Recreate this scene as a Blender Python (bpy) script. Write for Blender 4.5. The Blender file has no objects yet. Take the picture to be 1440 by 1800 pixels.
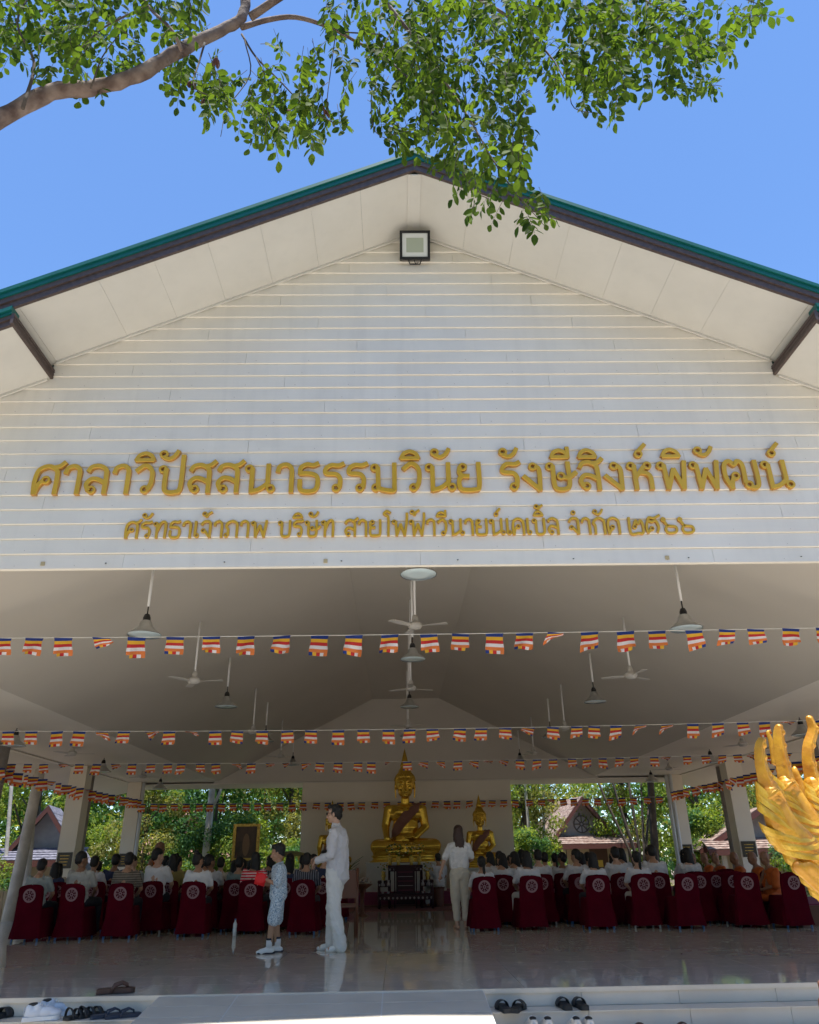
import bpy, bmesh, math, random
import numpy as np
from mathutils import Vector, Matrix, Euler
R = math.radians
random.seed(7); np.random.seed(7)
S = bpy.context.scene
C = S.collection
# ------------------------------------------------------------ camera
CAM = Vector((-0.24, 0.0, 1.10))
_p, _y, _r, FPX = R(24.6), R(1.1), R(0.95), 1332.0
FW = Vector((math.sin(_y)*math.cos(_p), math.cos(_y)*math.cos(_p), math.sin(_p)))
_rt = Vector((math.cos(_y), -math.sin(_y), 0)); _up = _rt.cross(FW)
RT = _rt*math.cos(_r) - _up*math.sin(_r); UP = _rt*math.sin(_r) + _up*math.cos(_r)
cd = bpy.data.cameras.new('camera'); cam = bpy.data.objects.new('camera', cd); C.objects.link(cam)
cd.sensor_fit = 'HORIZONTAL'; cd.sensor_width = 36; cd.lens = FPX/1440*36; cd.clip_end = 2000; cd.clip_start = .05
M = Matrix((RT, UP, -FW)).transposed().to_4x4(); M.translation = CAM
cam.matrix_world = M; S.camera = cam
def ray(x, y): return RT*((x-720)/FPX) + UP*((900-y)/FPX) + FW
def atY(x, y, Y): d = ray(x, y); return CAM + d*(Y/d.y)
def atZ(x, y, Z=0.0): d = ray(x, y); return CAM + d*((Z-CAM.z)/d.z)
# ------------------------------------------------------------ light
W = bpy.data.worlds.new('World'); S.world = W; W.use_nodes = True
nt = W.node_tree; bg = nt.nodes['Background']
sky = nt.nodes.new('ShaderNodeTexSky'); sky.sky_type = 'NISHITA'; sky.sun_disc = False
sky.sun_elevation = R(81.3); sky.sun_rotation = R(170); sky.air_density = 1.45; sky.dust_density = 0.0; sky.ozone_density = 10.0; sky.altitude = 2500
nt.links.new(sky.outputs[0], bg.inputs[0]); bg.inputs[1].default_value = 0.15
sl = bpy.data.lights.new('sun', 'SUN'); sun = bpy.data.objects.new('sun', sl); C.objects.link(sun)
sl.energy = 5.0; sl.angle = R(0.5); sl.color = (1, .955, .88)
sd = Vector((math.sin(R(170))*math.cos(R(81.3)), math.cos(R(170))*math.cos(R(81.3)), math.sin(R(81.3))))
sun.rotation_euler = sd.to_track_quat('Z', 'Y').to_euler(); sun.location = (0, 0, 30)
vs = S.view_settings
S.display_settings.display_device = 'sRGB'
vs.view_transform = 'Standard'; vs.look = 'None'; vs.gamma = 1; vs.use_curve_mapping = False; vs.exposure = 0.78
try:
    S.cycles.max_bounces = 10; S.cycles.diffuse_bounces = 5; S.cycles.glossy_bounces = 4; S.cycles.transmission_bounces = 6
    S.cycles.use_denoising = True; S.cycles.sample_clamp_indirect = 6; S.cycles.transparent_max_bounces = 8
except Exception: pass
# ------------------------------------------------------------ materials
def mat(name, col, rough=.6, metal=0, vary=0, vscale=6, bump=0, bscale=60, spec=.5, trans=0, coat=0, col2=None, detail=4, streak=0):
    m = bpy.data.materials.new(name); m.use_nodes = True; n = m.node_tree; b = n.nodes['Principled BSDF']
    b.inputs['Base Color'].default_value = (*col, 1); b.inputs['Roughness'].default_value = rough
    b.inputs['Metallic'].default_value = metal; b.inputs['Specular IOR Level'].default_value = spec
    if coat: b.inputs['Coat Weight'].default_value = coat; b.inputs['Coat Roughness'].default_value = .08
    tc = n.nodes.new('ShaderNodeTexCoord')
    if vary or col2:
        t = n.nodes.new('ShaderNodeTexNoise'); t.inputs['Scale'].default_value = vscale; t.inputs['Detail'].default_value = detail
        n.links.new(tc.outputs['Object'], t.inputs['Vector'])
        cr = n.nodes.new('ShaderNodeValToRGB'); cr.color_ramp.elements[0].position = .35; cr.color_ramp.elements[1].position = .68
        c2 = col2 or tuple(min(1, c*(1+vary)) for c in col); c1 = col if col2 else tuple(c*(1-vary) for c in col)
        cr.color_ramp.elements[0].color = (*c1, 1); cr.color_ramp.elements[1].color = (*c2, 1)
        n.links.new(t.outputs['Fac'], cr.inputs[0]); n.links.new(cr.outputs[0], b.inputs['Base Color'])
    if bump:
        t2 = n.nodes.new('ShaderNodeTexNoise'); t2.inputs['Scale'].default_value = bscale; t2.inputs['Detail'].default_value = 5
        n.links.new(tc.outputs['Object'], t2.inputs['Vector'])
        bp = n.nodes.new('ShaderNodeBump'); bp.inputs['Strength'].default_value = bump; bp.inputs['Distance'].default_value = .01
        n.links.new(t2.outputs['Fac'], bp.inputs['Height']); n.links.new(bp.outputs[0], b.inputs['Normal'])
    if streak:
        mp = n.nodes.new('ShaderNodeMapping'); mp.inputs['Scale'].default_value = (9, 9, .5); n.links.new(tc.outputs['Object'], mp.inputs[0])
        t3 = n.nodes.new('ShaderNodeTexNoise'); t3.inputs['Scale'].default_value = 1; t3.inputs['Detail'].default_value = 8; n.links.new(mp.outputs[0], t3.inputs['Vector'])
        mr = n.nodes.new('ShaderNodeMapRange'); mr.inputs[1].default_value = .5; mr.inputs[2].default_value = .75; mr.inputs[3].default_value = 1; mr.inputs[4].default_value = 1-streak; n.links.new(t3.outputs['Fac'], mr.inputs[0])
        mx = n.nodes.new('ShaderNodeMix'); mx.data_type = 'RGBA'; mx.blend_type = 'MULTIPLY'; mx.inputs[0].default_value = 1
        src = b.inputs['Base Color'].links[0].from_socket; n.links.new(src, mx.inputs[6]); cmb = n.nodes.new('ShaderNodeCombineColor')
        for q in range(3): n.links.new(mr.outputs[0], cmb.inputs[q])
        n.links.new(cmb.outputs[0], mx.inputs[7]); n.links.new(mx.outputs[2], b.inputs['Base Color'])
    if trans:
        ml = n.nodes.new('ShaderNodeMixShader'); tr = n.nodes.new('ShaderNodeBsdfTranslucent')
        out = n.nodes['Material Output']; ml.inputs[0].default_value = trans
        if b.inputs['Base Color'].links: n.links.new(b.inputs['Base Color'].links[0].from_socket, tr.inputs[0])
        else: tr.inputs[0].default_value = (*col, 1)
        n.links.new(b.outputs[0], ml.inputs[1]); n.links.new(tr.outputs[0], ml.inputs[2]); n.links.new(ml.outputs[0], out.inputs[0])
    return m
def leafmat(name, c1, c2, tr=.45, tcol=None, rnd=True):
    m = bpy.data.materials.new(name); m.use_nodes = True; n = m.node_tree; b = n.nodes['Principled BSDF']
    b.inputs['Roughness'].default_value = .7; b.inputs['Specular IOR Level'].default_value = .12
    g = n.nodes.new('ShaderNodeNewGeometry'); cr = n.nodes.new('ShaderNodeValToRGB')
    cr.color_ramp.elements[0].color = (*c1, 1); cr.color_ramp.elements[1].color = (*c2, 1)
    n.links.new(g.outputs['Random Per Island'], cr.inputs[0]); n.links.new(cr.outputs[0], b.inputs['Base Color'])
    tl = n.nodes.new('ShaderNodeBsdfTranslucent'); mx = n.nodes.new('ShaderNodeMix'); mx.data_type = 'RGBA'; mx.blend_type = 'MULTIPLY'
    mx.inputs[0].default_value = 1; n.links.new(cr.outputs[0], mx.inputs[6]); mx.inputs[7].default_value = (*(tcol or (2.2, 2.0, .6)), 1); mx.clamp_result = False
    n.links.new(mx.outputs[2], tl.inputs[0])
    ms = n.nodes.new('ShaderNodeMixShader'); ms.inputs[0].default_value = tr
    n.links.new(b.outputs[0], ms.inputs[1]); n.links.new(tl.outputs[0], ms.inputs[2]); n.links.new(ms.outputs[0], n.nodes['Material Output'].inputs[0])
    return m
def tilemat(name, col, tx, ty, ox, oy, rough=.07, grout=True, rvar=.05):
    m = bpy.data.materials.new(name); m.use_nodes = True; n = m.node_tree; L = n.links.new; b = n.nodes['Principled BSDF']
    g = n.nodes.new('ShaderNodeNewGeometry'); b.inputs['Specular IOR Level'].default_value = .8
    t = n.nodes.new('ShaderNodeTexNoise'); t.inputs['Scale'].default_value = 1.7; t.inputs['Detail'].default_value = 9; t.inputs['Distortion'].default_value = 1.6
    L(g.outputs['Position'], t.inputs['Vector'])
    cr = n.nodes.new('ShaderNodeValToRGB'); e = cr.color_ramp.elements
    e[0].position = .3; e[0].color = (*[c*.93 for c in col], 1); e[1].position = .7; e[1].color = (*[c*1.05 for c in col], 1)
    k = cr.color_ramp.elements.new(.497); k.color = (*col, 1); k = cr.color_ramp.elements.new(.505); k.color = (*[min(.9, c*1.35) for c in col], 1)
    k = cr.color_ramp.elements.new(.513); k.color = (*col, 1)
    L(t.outputs['Fac'], cr.inputs[0]); last = cr.outputs[0]
    if grout:
        sx = n.nodes.new('ShaderNodeSeparateXYZ'); L(g.outputs['Position'], sx.inputs[0]); outs = []
        for a, s, o in ((0, tx, ox), (1, ty, oy)):
            f = n.nodes.new('ShaderNodeMath'); f.operation = 'ADD'; f.inputs[1].default_value = -o; L(sx.outputs[a], f.inputs[0])
            d = n.nodes.new('ShaderNodeMath'); d.operation = 'PINGPONG'; d.inputs[1].default_value = s/2; L(f.outputs[0], d.inputs[0])
            q = n.nodes.new('ShaderNodeMath'); q.operation = 'LESS_THAN'; q.inputs[1].default_value = .002; L(d.outputs[0], q.inputs[0]); outs.append(q)
        mx = n.nodes.new('ShaderNodeMath'); mx.operation = 'MAXIMUM'; L(outs[0].outputs[0], mx.inputs[0]); L(outs[1].outputs[0], mx.inputs[1])
        mc = n.nodes.new('ShaderNodeMix'); mc.data_type = 'RGBA'; L(mx.outputs[0], mc.inputs[0]); L(last, mc.inputs[6]); mc.inputs[7].default_value = (.3, .3, .29, 1); last = mc.outputs[2]
    L(last, b.inputs['Base Color'])
    r2 = n.nodes.new('ShaderNodeTexNoise'); r2.inputs['Scale'].default_value = 2.5; r2.inputs['Detail'].default_value = 6; L(g.outputs['Position'], r2.inputs['Vector'])
    mr = n.nodes.new('ShaderNodeMapRange'); mr.inputs[1].default_value = .3; mr.inputs[2].default_value = .7; mr.inputs[3].default_value = rough; mr.inputs[4].default_value = rough+rvar
    L(r2.outputs['Fac'], mr.inputs[0]); L(mr.outputs[0], b.inputs['Roughness'])
    return m
def patternmat(name, base, cols, scale, rough=.8):
    m = bpy.data.materials.new(name); m.use_nodes = True; n = m.node_tree; L = n.links.new; b = n.nodes['Principled BSDF']; b.inputs['Roughness'].default_value = rough
    tc = n.nodes.new('ShaderNodeTexCoord'); v = n.nodes.new('ShaderNodeTexNoise'); v.inputs['Scale'].default_value = scale; v.inputs['Detail'].default_value = 2; v.inputs['Distortion'].default_value = 2.2
    L(tc.outputs['Object'], v.inputs['Vector']); cr = n.nodes.new('ShaderNodeValToRGB'); cr.color_ramp.interpolation = 'CONSTANT'
    cr.color_ramp.elements[0].color = (*base, 1); cr.color_ramp.elements[1].position = .47; cr.color_ramp.elements[1].color = (*cols[0], 1)
    for i, c in enumerate(cols[1:]): k = cr.color_ramp.elements.new(.53+.05*i); k.color = (*c, 1)
    L(v.outputs['Fac'], cr.inputs[0]); L(cr.outputs[0], b.inputs['Base Color']); return m
def stripemat(name, c1, c2, freq, axis=2, rough=.85):
    m = bpy.data.materials.new(name); m.use_nodes = True; n = m.node_tree; L = n.links.new; b = n.nodes['Principled BSDF']; b.inputs['Roughness'].default_value = rough
    tc = n.nodes.new('ShaderNodeTexCoord'); s = n.nodes.new('ShaderNodeSeparateXYZ'); L(tc.outputs['Object'], s.inputs[0])
    mu = n.nodes.new('ShaderNodeMath'); mu.operation = 'MULTIPLY'; mu.inputs[1].default_value = freq; L(s.outputs[axis], mu.inputs[0])
    fr = n.nodes.new('ShaderNodeMath'); fr.operation = 'FRACT'; L(mu.outputs[0], fr.inputs[0])
    g = n.nodes.new('ShaderNodeMath'); g.operation = 'GREATER_THAN'; g.inputs[1].default_value = .62; L(fr.outputs[0], g.inputs[0])
    mx = n.nodes.new('ShaderNodeMix'); mx.data_type = 'RGBA'; L(g.outputs[0], mx.inputs[0]); mx.inputs[6].default_value = (*c1, 1); mx.inputs[7].default_value = (*c2, 1)
    L(mx.outputs[2], b.inputs['Base Color']); return m
white = mat('wall_paint', (.80, .74, .62), .55, vary=.025, vscale=1.2, bump=.03, bscale=25)
siding = [mat('siding_paint', (.76, .705, .605), .5, vary=.035, streak=.05, vscale=1.5, bump=.05, bscale=40), mat('siding_paint_cool', (.75, .70, .61), .5, vary=.035, streak=.07, vscale=2, bump=.05, bscale=40), mat('siding_paint_warm', (.77, .705, .60), .5, vary=.03, streak=.045, vscale=1, bump=.05, bscale=40)]
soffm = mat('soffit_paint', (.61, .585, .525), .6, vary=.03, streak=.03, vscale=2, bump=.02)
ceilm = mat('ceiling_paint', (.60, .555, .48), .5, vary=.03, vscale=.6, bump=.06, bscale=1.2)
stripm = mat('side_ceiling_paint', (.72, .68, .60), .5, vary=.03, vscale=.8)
brown = mat('brown_board', (.075, .05, .042), .5, vary=.2, vscale=20)
green = mat('green_metal', (.0, .105, .088), .42, metal=.1, vary=.08)
gold = mat('letter_gold', (.62, .36, .022), .36, metal=.2, vary=.06, vscale=3)
glue = mat('letter_edge', (.50, .25, .04), .45)
dark = mat('black_metal', (.012, .012, .014), .4); steel = mat('spun_aluminium', (.62, .63, .62), .28, metal=1, vary=.1, vscale=9)
glassw = mat('lamp_glass', (.55, .66, .68), .12, spec=.8); rodm = mat('white_rod', (.75, .74, .71), .4)
fanm = mat('fan_enamel', (.50, .48, .44), .35); polem = mat('grey_steel_post', (.30, .28, .26), .5, metal=.4, vary=.12, vscale=10)
goldst = mat('statue_gold', (.78, .50, .07), .26, metal=.85, vary=.12, vscale=5); goldd = mat('old_gold', (.55, .36, .08), .4, metal=.7, vary=.3, vscale=20)
sash = mat('mauve_robe', (.22, .10, .075), .8, bump=.2, bscale=14)
concm = mat('pedestal_paint', (.55, .53, .47), .7, vary=.05); purple = mat('plum_carpet', (.20, .035, .075), .9, vary=.15, vscale=40)
lacq = mat('dark_lacquer', (.030, .006, .010), .5, spec=.25); pearl = mat('mother_of_pearl', (.32, .28, .27), .35)
maroon = mat('maroon_cloth', (.080, .001, .009), .9, spec=.08, vary=.12, vscale=4, bump=.12, bscale=9); wheelp = mat('wheel_print', (.32, .18, .195), .8)
blueleg = mat('blue_plastic', (.05, .16, .40), .4); greyleg = mat('grey_plastic', (.45, .46, .47), .5)
fl = [mat('flag_blue', (.02, .05, .26), .75, trans=.3), mat('flag_yellow', (.85, .50, .04), .75, trans=.3), mat('flag_red', (.62, .035, .035), .75, trans=.3), mat('flag_white', (.85, .80, .80), .75, trans=.3), mat('flag_orange', (.80, .24, .06), .75, trans=.3)]
string = mat('nylon_string', (.7, .68, .62), .6)
skin = mat('skin', (.42, .23, .14), .5, vary=.06, vscale=8); skinl = mat('pale_skin', (.55, .33, .23), .5, vary=.05, vscale=8); skind = mat('tan_skin', (.26, .13, .075), .5)
hairm = mat('black_hair', (.010, .008, .008), .6, bump=.5, bscale=90); hairb = mat('brown_hair', (.05, .022, .016), .42, bump=.5, bscale=90)
wshirt = mat('white_cotton', (.60, .59, .61), .85, bump=.35, bscale=16); wpant = mat('white_trousers', (.72, .71, .68), .85, bump=.35, bscale=10); cream = mat('cream_linen', (.62, .56, .46), .88, bump=.35, bscale=10)
tee = mat('white_tee', (.74, .73, .74), .9, bump=.3, bscale=12)
boyc = patternmat('blue_print_cotton', (.62, .68, .72), [(.10, .19, .30), (.30, .42, .52), (.62, .70, .76)], 22)
redp = mat('red_envelope', (.75, .012, .015), .5); socks = mat('navy_sock', (.02, .022, .04), .9); shoew = mat('white_shoe', (.72, .72, .72), .5, bump=.2, bscale=40)
orange = mat('saffron_cloth', (.48, .10, .012), .85, bump=.3, bscale=12); trou = mat('dark_trousers', (.02, .022, .03), .85)
rub = mat('black_rubber', (.02, .021, .022), .6, bump=.15, bscale=80); rubb = mat('brown_leather', (.07, .032, .022), .55, vary=.2, vscale=20); navyr = mat('navy_rubber', (.03, .04, .065), .6)
bark = mat('bark', (.095, .058, .044), .85, bump=.9, bscale=22, col2=(.27, .20, .16), vscale=9, detail=7)
barkw = mat('pale_bark', (.40, .37, .32), .85, bump=.5, bscale=20, col2=(.62, .58, .51), vscale=3); barkd = mat('dark_bark', (.09, .07, .055), .9, bump=.6, bscale=20, vary=.3, vscale=5)
leafn = leafmat('near_leaf', (.022, .050, .012), (.085, .135, .024), .40, (2.7, 2.6, .75))
leafs = [leafmat('leaf_deep', (.022, .065, .016), (.07, .15, .03), .35), leafmat('leaf_bright', (.06, .13, .025), (.24, .30, .07), .42), leafmat('leaf_olive', (.08, .10, .03), (.27, .27, .11), .4), leafmat('leaf_blue_green', (.03, .10, .04), (.10, .20, .09), .35)]
ground_m = mat('leaf_litter', (.11, .075, .05), .95, bump=.6, bscale=9, col2=(.32, .25, .18), vscale=2.2, detail=12)
rooft = mat('fibre_roof', (.13, .065, .05), .85, col2=(.42, .33, .28), vscale=9, detail=8); rooftg = mat('grey_shingle', (.07, .07, .10), .6, col2=(.26, .26, .33), vscale=12)
hutw = mat('cream_render', (.58, .50, .37), .85, vary=.08, vscale=2, bump=.1); hutb = mat('red_brown_paint', (.13, .045, .035), .6); hutg = mat('grey_render', (.36, .34, .32), .85, vary=.08)
yellowp = mat('yellow_notice', (.75, .58, .12), .7); nagag = mat('naga_gold', (.50, .19, .008), .38, metal=.2, bump=.35, bscale=38, col2=(.72, .36, .02), vscale=11, coat=.25); nagal = mat('naga_leaf_gold', (.66, .33, .015), .32, metal=.35, bump=.3, bscale=50, col2=(.82, .50, .05), vscale=14, coat=.3); nagar = mat('naga_red', (.22, .012, .006), .45, coat=.2); nagab = mat('naga_brown', (.15, .06, .035), .6)
plastic = mat('clear_bottle', (.6, .65, .68), .1, spec=.8); plaqm = mat('black_plaque', (.03, .024, .018), .3); wood = mat('varnished_wood', (.12, .04, .02), .4)
floor_m = tilemat('polished_tile', (.56, .52, .445), 1.31, .62, -.40, 8.15, .03, True, .03)
tile_m = tilemat('polished_tile_piece', (.56, .52, .445), 1, 1, 0, 0, .03, False, .03)
land_m = mat('ramp_tile', (.60, .555, .47), .38, vary=.05, vscale=3, bump=.02)
step_m = mat('step_tile', (.68, .60, .49), .38, vary=.06, vscale=2, bump=.02)
grout = mat('grout', (.70, .69, .66), .8); pvc = mat('white_pipe', (.7, .74, .76), .4)
# ------------------------------------------------------------ mesh builder
class MB:
    def __init__(s): s.v = []; s.f = []; s.m = []
    def add(s, v, f, m=0):
        o = len(s.v); s.v += [tuple(p) for p in v]; s.f += [tuple(i+o for i in q) for q in f]; s.m += [m]*len(f); return s
    def box(s, x0, x1, y0, y1, z0, z1, m=0):
        return s.add([(x0,y0,z0),(x1,y0,z0),(x1,y1,z0),(x0,y1,z0),(x0,y0,z1),(x1,y0,z1),(x1,y1,z1),(x0,y1,z1)], [(3,2,1,0),(4,5,6,7),(0,1,5,4),(1,2,6,5),(2,3,7,6),(3,0,4,7)], m)
    def hexa(s, bot, top, m=0): return s.add(list(bot)+list(top), [(3,2,1,0),(4,5,6,7),(0,1,5,4),(1,2,6,5),(2,3,7,6),(3,0,4,7)], m)
    def prism(s, poly, d, m=0):
        n = len(poly); d = Vector(d); P = [Vector(p) for p in poly]
        return s.add(P+[p+d for p in P], [tuple(range(n))[::-1], tuple(range(n, 2*n))]+[(i, (i+1) % n, n+(i+1) % n, n+i) for i in range(n)], m)
    def tube(s, pts, rad, n=8, m=0, sx=1, caps=True):
        P = [Vector(p) for p in pts]; rad = rad if isinstance(rad, (list, tuple)) else [rad]*len(P); v = []; f = []; prev = None
        for i, p in enumerate(P):
            t = (P[min(i+1, len(P)-1)]-P[max(i-1, 0)]); t = t.normalized() if t.length > 1e-9 else Vector((0, 0, 1))
            if prev is None: a = Vector((1, 0, 0)) if abs(t.x) < .9 else Vector((0, 1, 0)); a = (a-t*a.dot(t)).normalized()
            else: a = prev-t*prev.dot(t); a = a.normalized() if a.length > 1e-6 else Vector((0, 1, 0))
            prev = a; b = t.cross(a)
            v += [p+(a*math.cos(2*math.pi*k/n)*sx+b*math.sin(2*math.pi*k/n))*rad[i] for k in range(n)]
        for i in range(len(P)-1): f += [(i*n+k, i*n+(k+1) % n, (i+1)*n+(k+1) % n, (i+1)*n+k) for k in range(n)]
        if caps: f += [tuple(range(n))[::-1], tuple((len(P)-1)*n+k for k in range(n))]
        return s.add(v, f, m)
    def lathe(s, prof, n=20, c=(0, 0, 0), m=0, squash=1):
        v = []; f = []; k = len(prof)
        for i in range(n):
            a = 2*math.pi*i/n; v += [(c[0]+r*math.cos(a), c[1]+r*math.sin(a)*squash, c[2]+z) for r, z in prof]
        for i in range(n):
            j = (i+1) % n; f += [(i*k+q, j*k+q, j*k+q+1, i*k+q+1) for q in range(k-1)]
        return s.add(v, f, m)
    def ell(s, c, r, rot=None, n=14, m=0):
        v = []; f = []; h = n//2+1; q = Euler(rot).to_matrix() if rot else None
        for i in range(h+1):
            a = math.pi*i/h
            for k in range(n):
                b = 2*math.pi*k/n; p = Vector((r[0]*math.sin(a)*math.cos(b), r[1]*math.sin(a)*math.sin(b), r[2]*math.cos(a)))
                if q: p = q @ p
                v.append((p.x+c[0], p.y+c[1], p.z+c[2]))
        for i in range(h): f += [(i*n+k, (i+1)*n+k, (i+1)*n+(k+1) % n, i*n+(k+1) % n) for k in range(n)]
        return s.add(v, f, m)
    def cap(s, a, b, ra, rb, n=12, m=0):
        a = Vector(a); b = Vector(b); t = (b-a).normalized(); P = []; Q = []
        for k in range(5): th = math.pi/2*k/5; P.append(a-t*ra*math.cos(th)); Q.append(max(.0005, ra*math.sin(th)))
        for k in range(5, -1, -1): th = math.pi/2*k/5; P.append(b+t*rb*math.cos(th)); Q.append(max(.0005, rb*math.sin(th)))
        return s.tube(P, Q, n, m)
    def chain(s, pts, rad, n=12):
        for i in range(len(pts)-1): s.cap(pts[i], pts[i+1], rad[i], rad[i+1], n)
        return s
    def mesh(s, name, mats, smooth=False, weld=False):
        me = bpy.data.meshes.new(name); me.from_pydata(s.v, [], s.f); mats = mats if isinstance(mats, (list, tuple)) else [mats]
        for m in mats: me.materials.append(m)
        if len(mats) > 1: me.polygons.foreach_set('material_index', s.m)
        bm = bmesh.new(); bm.from_mesh(me)
        if weld: bmesh.ops.remove_doubles(bm, verts=bm.verts, dist=1e-5)
        bmesh.ops.recalc_face_normals(bm, faces=bm.faces); bm.to_mesh(me); bm.free()
        if smooth: me.polygons.foreach_set('use_smooth', [True]*len(me.polygons))
        me.update(); return me
    def build(s, name, mats, parent=None, smooth=False, weld=False): return link(name, s.mesh(name, mats, smooth, weld), parent)
    def fuse(s, name, mats, voxel=.012, smooth=3, disp=0, dscale=.1):
        me = s.mesh(name, mats, False); o = bpy.data.objects.new('tmp', me); C.objects.link(o)
        r = o.modifiers.new('r', 'REMESH'); r.mode = 'VOXEL'; r.voxel_size = voxel
        if smooth: q = o.modifiers.new('s', 'SMOOTH'); q.factor = .5; q.iterations = smooth
        if disp:
            tx = bpy.data.textures.new('folds', 'CLOUDS'); tx.noise_scale = dscale; d = o.modifiers.new('d', 'DISPLACE'); d.texture = tx; d.strength = disp; d.mid_level = .5; d.texture_coords = 'LOCAL'
        dg = bpy.context.evaluated_depsgraph_get(); dg.update()
        out = bpy.data.meshes.new_from_object(o.evaluated_get(dg)); out.name = name
        bpy.data.objects.remove(o); bpy.data.meshes.remove(me)
        out.materials.clear()
        for m in (mats if isinstance(mats, (list, tuple)) else [mats]): out.materials.append(m)
        out.polygons.foreach_set('use_smooth', [True]*len(out.polygons)); return out
def link(name, me, parent=None, loc=None, rot=None, scale=None, mtl=None):
    o = bpy.data.objects.new(name, me); C.objects.link(o)
    if parent: o.parent = parent
    if loc is not None: o.location = loc
    if rot is not None: o.rotation_euler = rot
    if scale is not None: o.scale = scale
    if mtl is not None and o.material_slots: o.material_slots[0].link = 'OBJECT'; o.material_slots[0].material = mtl
    return o
def thing(name, label, cat, loc=(0, 0, 0), rz=0, group=None, scale=1):
    o = bpy.data.objects.new(name, None); C.objects.link(o); o.empty_display_size = .1
    o.location = loc; o.rotation_euler = (0, 0, rz); o.scale = (scale,)*3; o['label'] = label; o['category'] = cat
    if group: o['group'] = group
    return o
def tag(o, label, cat, group=None):
    o['label'] = label; o['category'] = cat
    if group: o['group'] = group
    return o
def struct(o): o['kind'] = 'structure'; return o
def stuff(o, label=None, cat=None):
    o['kind'] = 'stuff'
    if label: o['label'] = label; o['category'] = cat
    return o
def dup(root, loc, rz=None, label=None, group=None, scale=None, mats=None):
    r = root.copy(); C.objects.link(r); r.location = loc
    if rz is not None: r.rotation_euler = (0, 0, rz)
    if scale: r.scale = (scale,)*3 if not isinstance(scale, tuple) else scale
    if label: r['label'] = label
    if group: r['group'] = group
    for ch in list(root.children):
        c = ch.copy(); C.objects.link(c); c.parent = r
        if mats and ch.name.split('.')[0] in mats: c.material_slots[0].link = 'OBJECT'; c.material_slots[0].material = mats[ch.name.split('.')[0]]
        for g in ch.children: d = g.copy(); C.objects.link(d); d.parent = c
    return r
ORD = ['first','second','third','fourth','fifth','sixth','seventh','eighth','ninth','tenth','eleventh','twelfth','thirteenth','fourteenth','fifteenth']
# ============================================================ SETTING
GZ = -0.56
gm = MB(); n = 60
for i in range(n+1):
    for j in range(n+1):
        x = -300+600*i/n; y = -200+600*j/n; gm.v.append((x, y, GZ))
gm.f = [(i*(n+1)+j, (i+1)*(n+1)+j, (i+1)*(n+1)+j+1, i*(n+1)+j+1) for i in range(n) for j in range(n)]; gm.m = [0]*len(gm.f)
struct(gm.build('ground', ground_m))
FX = 8.75; FY0 = 8.15; FY1 = 25.2
struct(MB().box(-FX, FX, FY0+.01, FY1, GZ, -.012).build('floor', floor_m))
fl_o = [o for o in C.objects if o.name == 'floor'][0]
# floor tiles near the edge, each a piece
for r in range(3):
    tw, th = 1.31, .62
    me = MB().box(.002, tw-.002, .002, th-.002, -.013, 0).mesh('floor_tile', tile_m)
    for k in range(-6, 7):
        x = -.40+k*tw
        if x < -FX or x+tw > FX: continue
        link('tile', me, fl_o, (x, FY0+.012+r*th, 0))
MB().box(-FX, FX, FY0+.012+3*.62+.002, FY1, -.012, 0).build('floor_finish', floor_m, fl_o)
MB().box(-FX, FX, FY0-.012, FY0+.010, -.035, .003).build('nosing', step_m, fl_o)
# steps
st = struct(MB().box(-FX, FX, 7.95, FY0, GZ, -.146).build('steps', step_m))
def step_run(x0, x1):
    for z, ya, yb in ((-.14, 7.90, FY0), (-.28, 7.60, 7.90), (-.42, 7.30, 7.60)):
        x = x0
        while x < x1-.05:
            w = min(.9, x1-x)
            MB().box(x+.002, x+w-.002, ya-.012, yb-.012, z-.012, z).build('tread_tile', step_m, st)
            x += .9
    for z0, z1, y in ((-.128, -.036, FY0), (-.268, -.152, 7.90), (-.408, -.292, 7.60), (GZ+.012, -.432, 7.30)):
        x = x0
        while x < x1-.05:
            w = min(.9, x1-x); MB().box(x+.002, x+w-.002, y-.001, y+.008, z0-.01, z1).build('riser_tile', step_m, st); x += .9
MB().box(-FX, FX, 7.61, 7.95, GZ, -.286).build('lower_step', step_m, st); MB().box(-FX, FX, 7.31, 7.61, GZ, -.426).build('lower_step', step_m, st)
RX0, RX1 = -2.44, .52
step_run(-FX+.01, RX0); step_run(RX1, FX-.01)
# ramp, tiled
SL = .10
rp = struct(MB().prism([(RX0, FY0-.014, -.009), (RX0, FY0-.014, GZ), (RX0, 3.6, GZ), (RX0, 3.6, -.009-SL*(FY0-3.6))], (RX1-RX0, 0, 0)).build('ramp', grout))
xs = [RX0, -1.72, -.40, RX1]
for r in range(14):
    y1 = FY0-.016-r*.315; y0 = y1-.315
    for a, b in zip(xs, xs[1:]):
        q = [(a+.006, y0+.005), (b-.006, y0+.005), (b-.006, y1-.005), (a+.006, y1-.005)]
        MB().hexa([(x, y, -.022-SL*(FY0-y)) for x, y in q], [(x, y, -.005-SL*(FY0-y)) for x, y in q]).build('ramp_tile', land_m, rp)
# pale paving in front of the steps
pv = struct(MB().box(-14, 14, -2.5, 7.285, GZ, GZ+.03).build('pavement', mat('concrete', (.63, .60, .55), .85, vary=.12, vscale=1.5, bump=.3, bscale=30)))
for i in range(-9, 9):
    for j in range(2):
        if RX0-.9 < i*.9+.1 < RX1: continue
        MB().box(i*.9+.003, i*.9+.897, 5.45+j*.9, 6.347+j*.9, GZ+.031, GZ+.045).build('paving_slab', step_m, pv)
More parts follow.
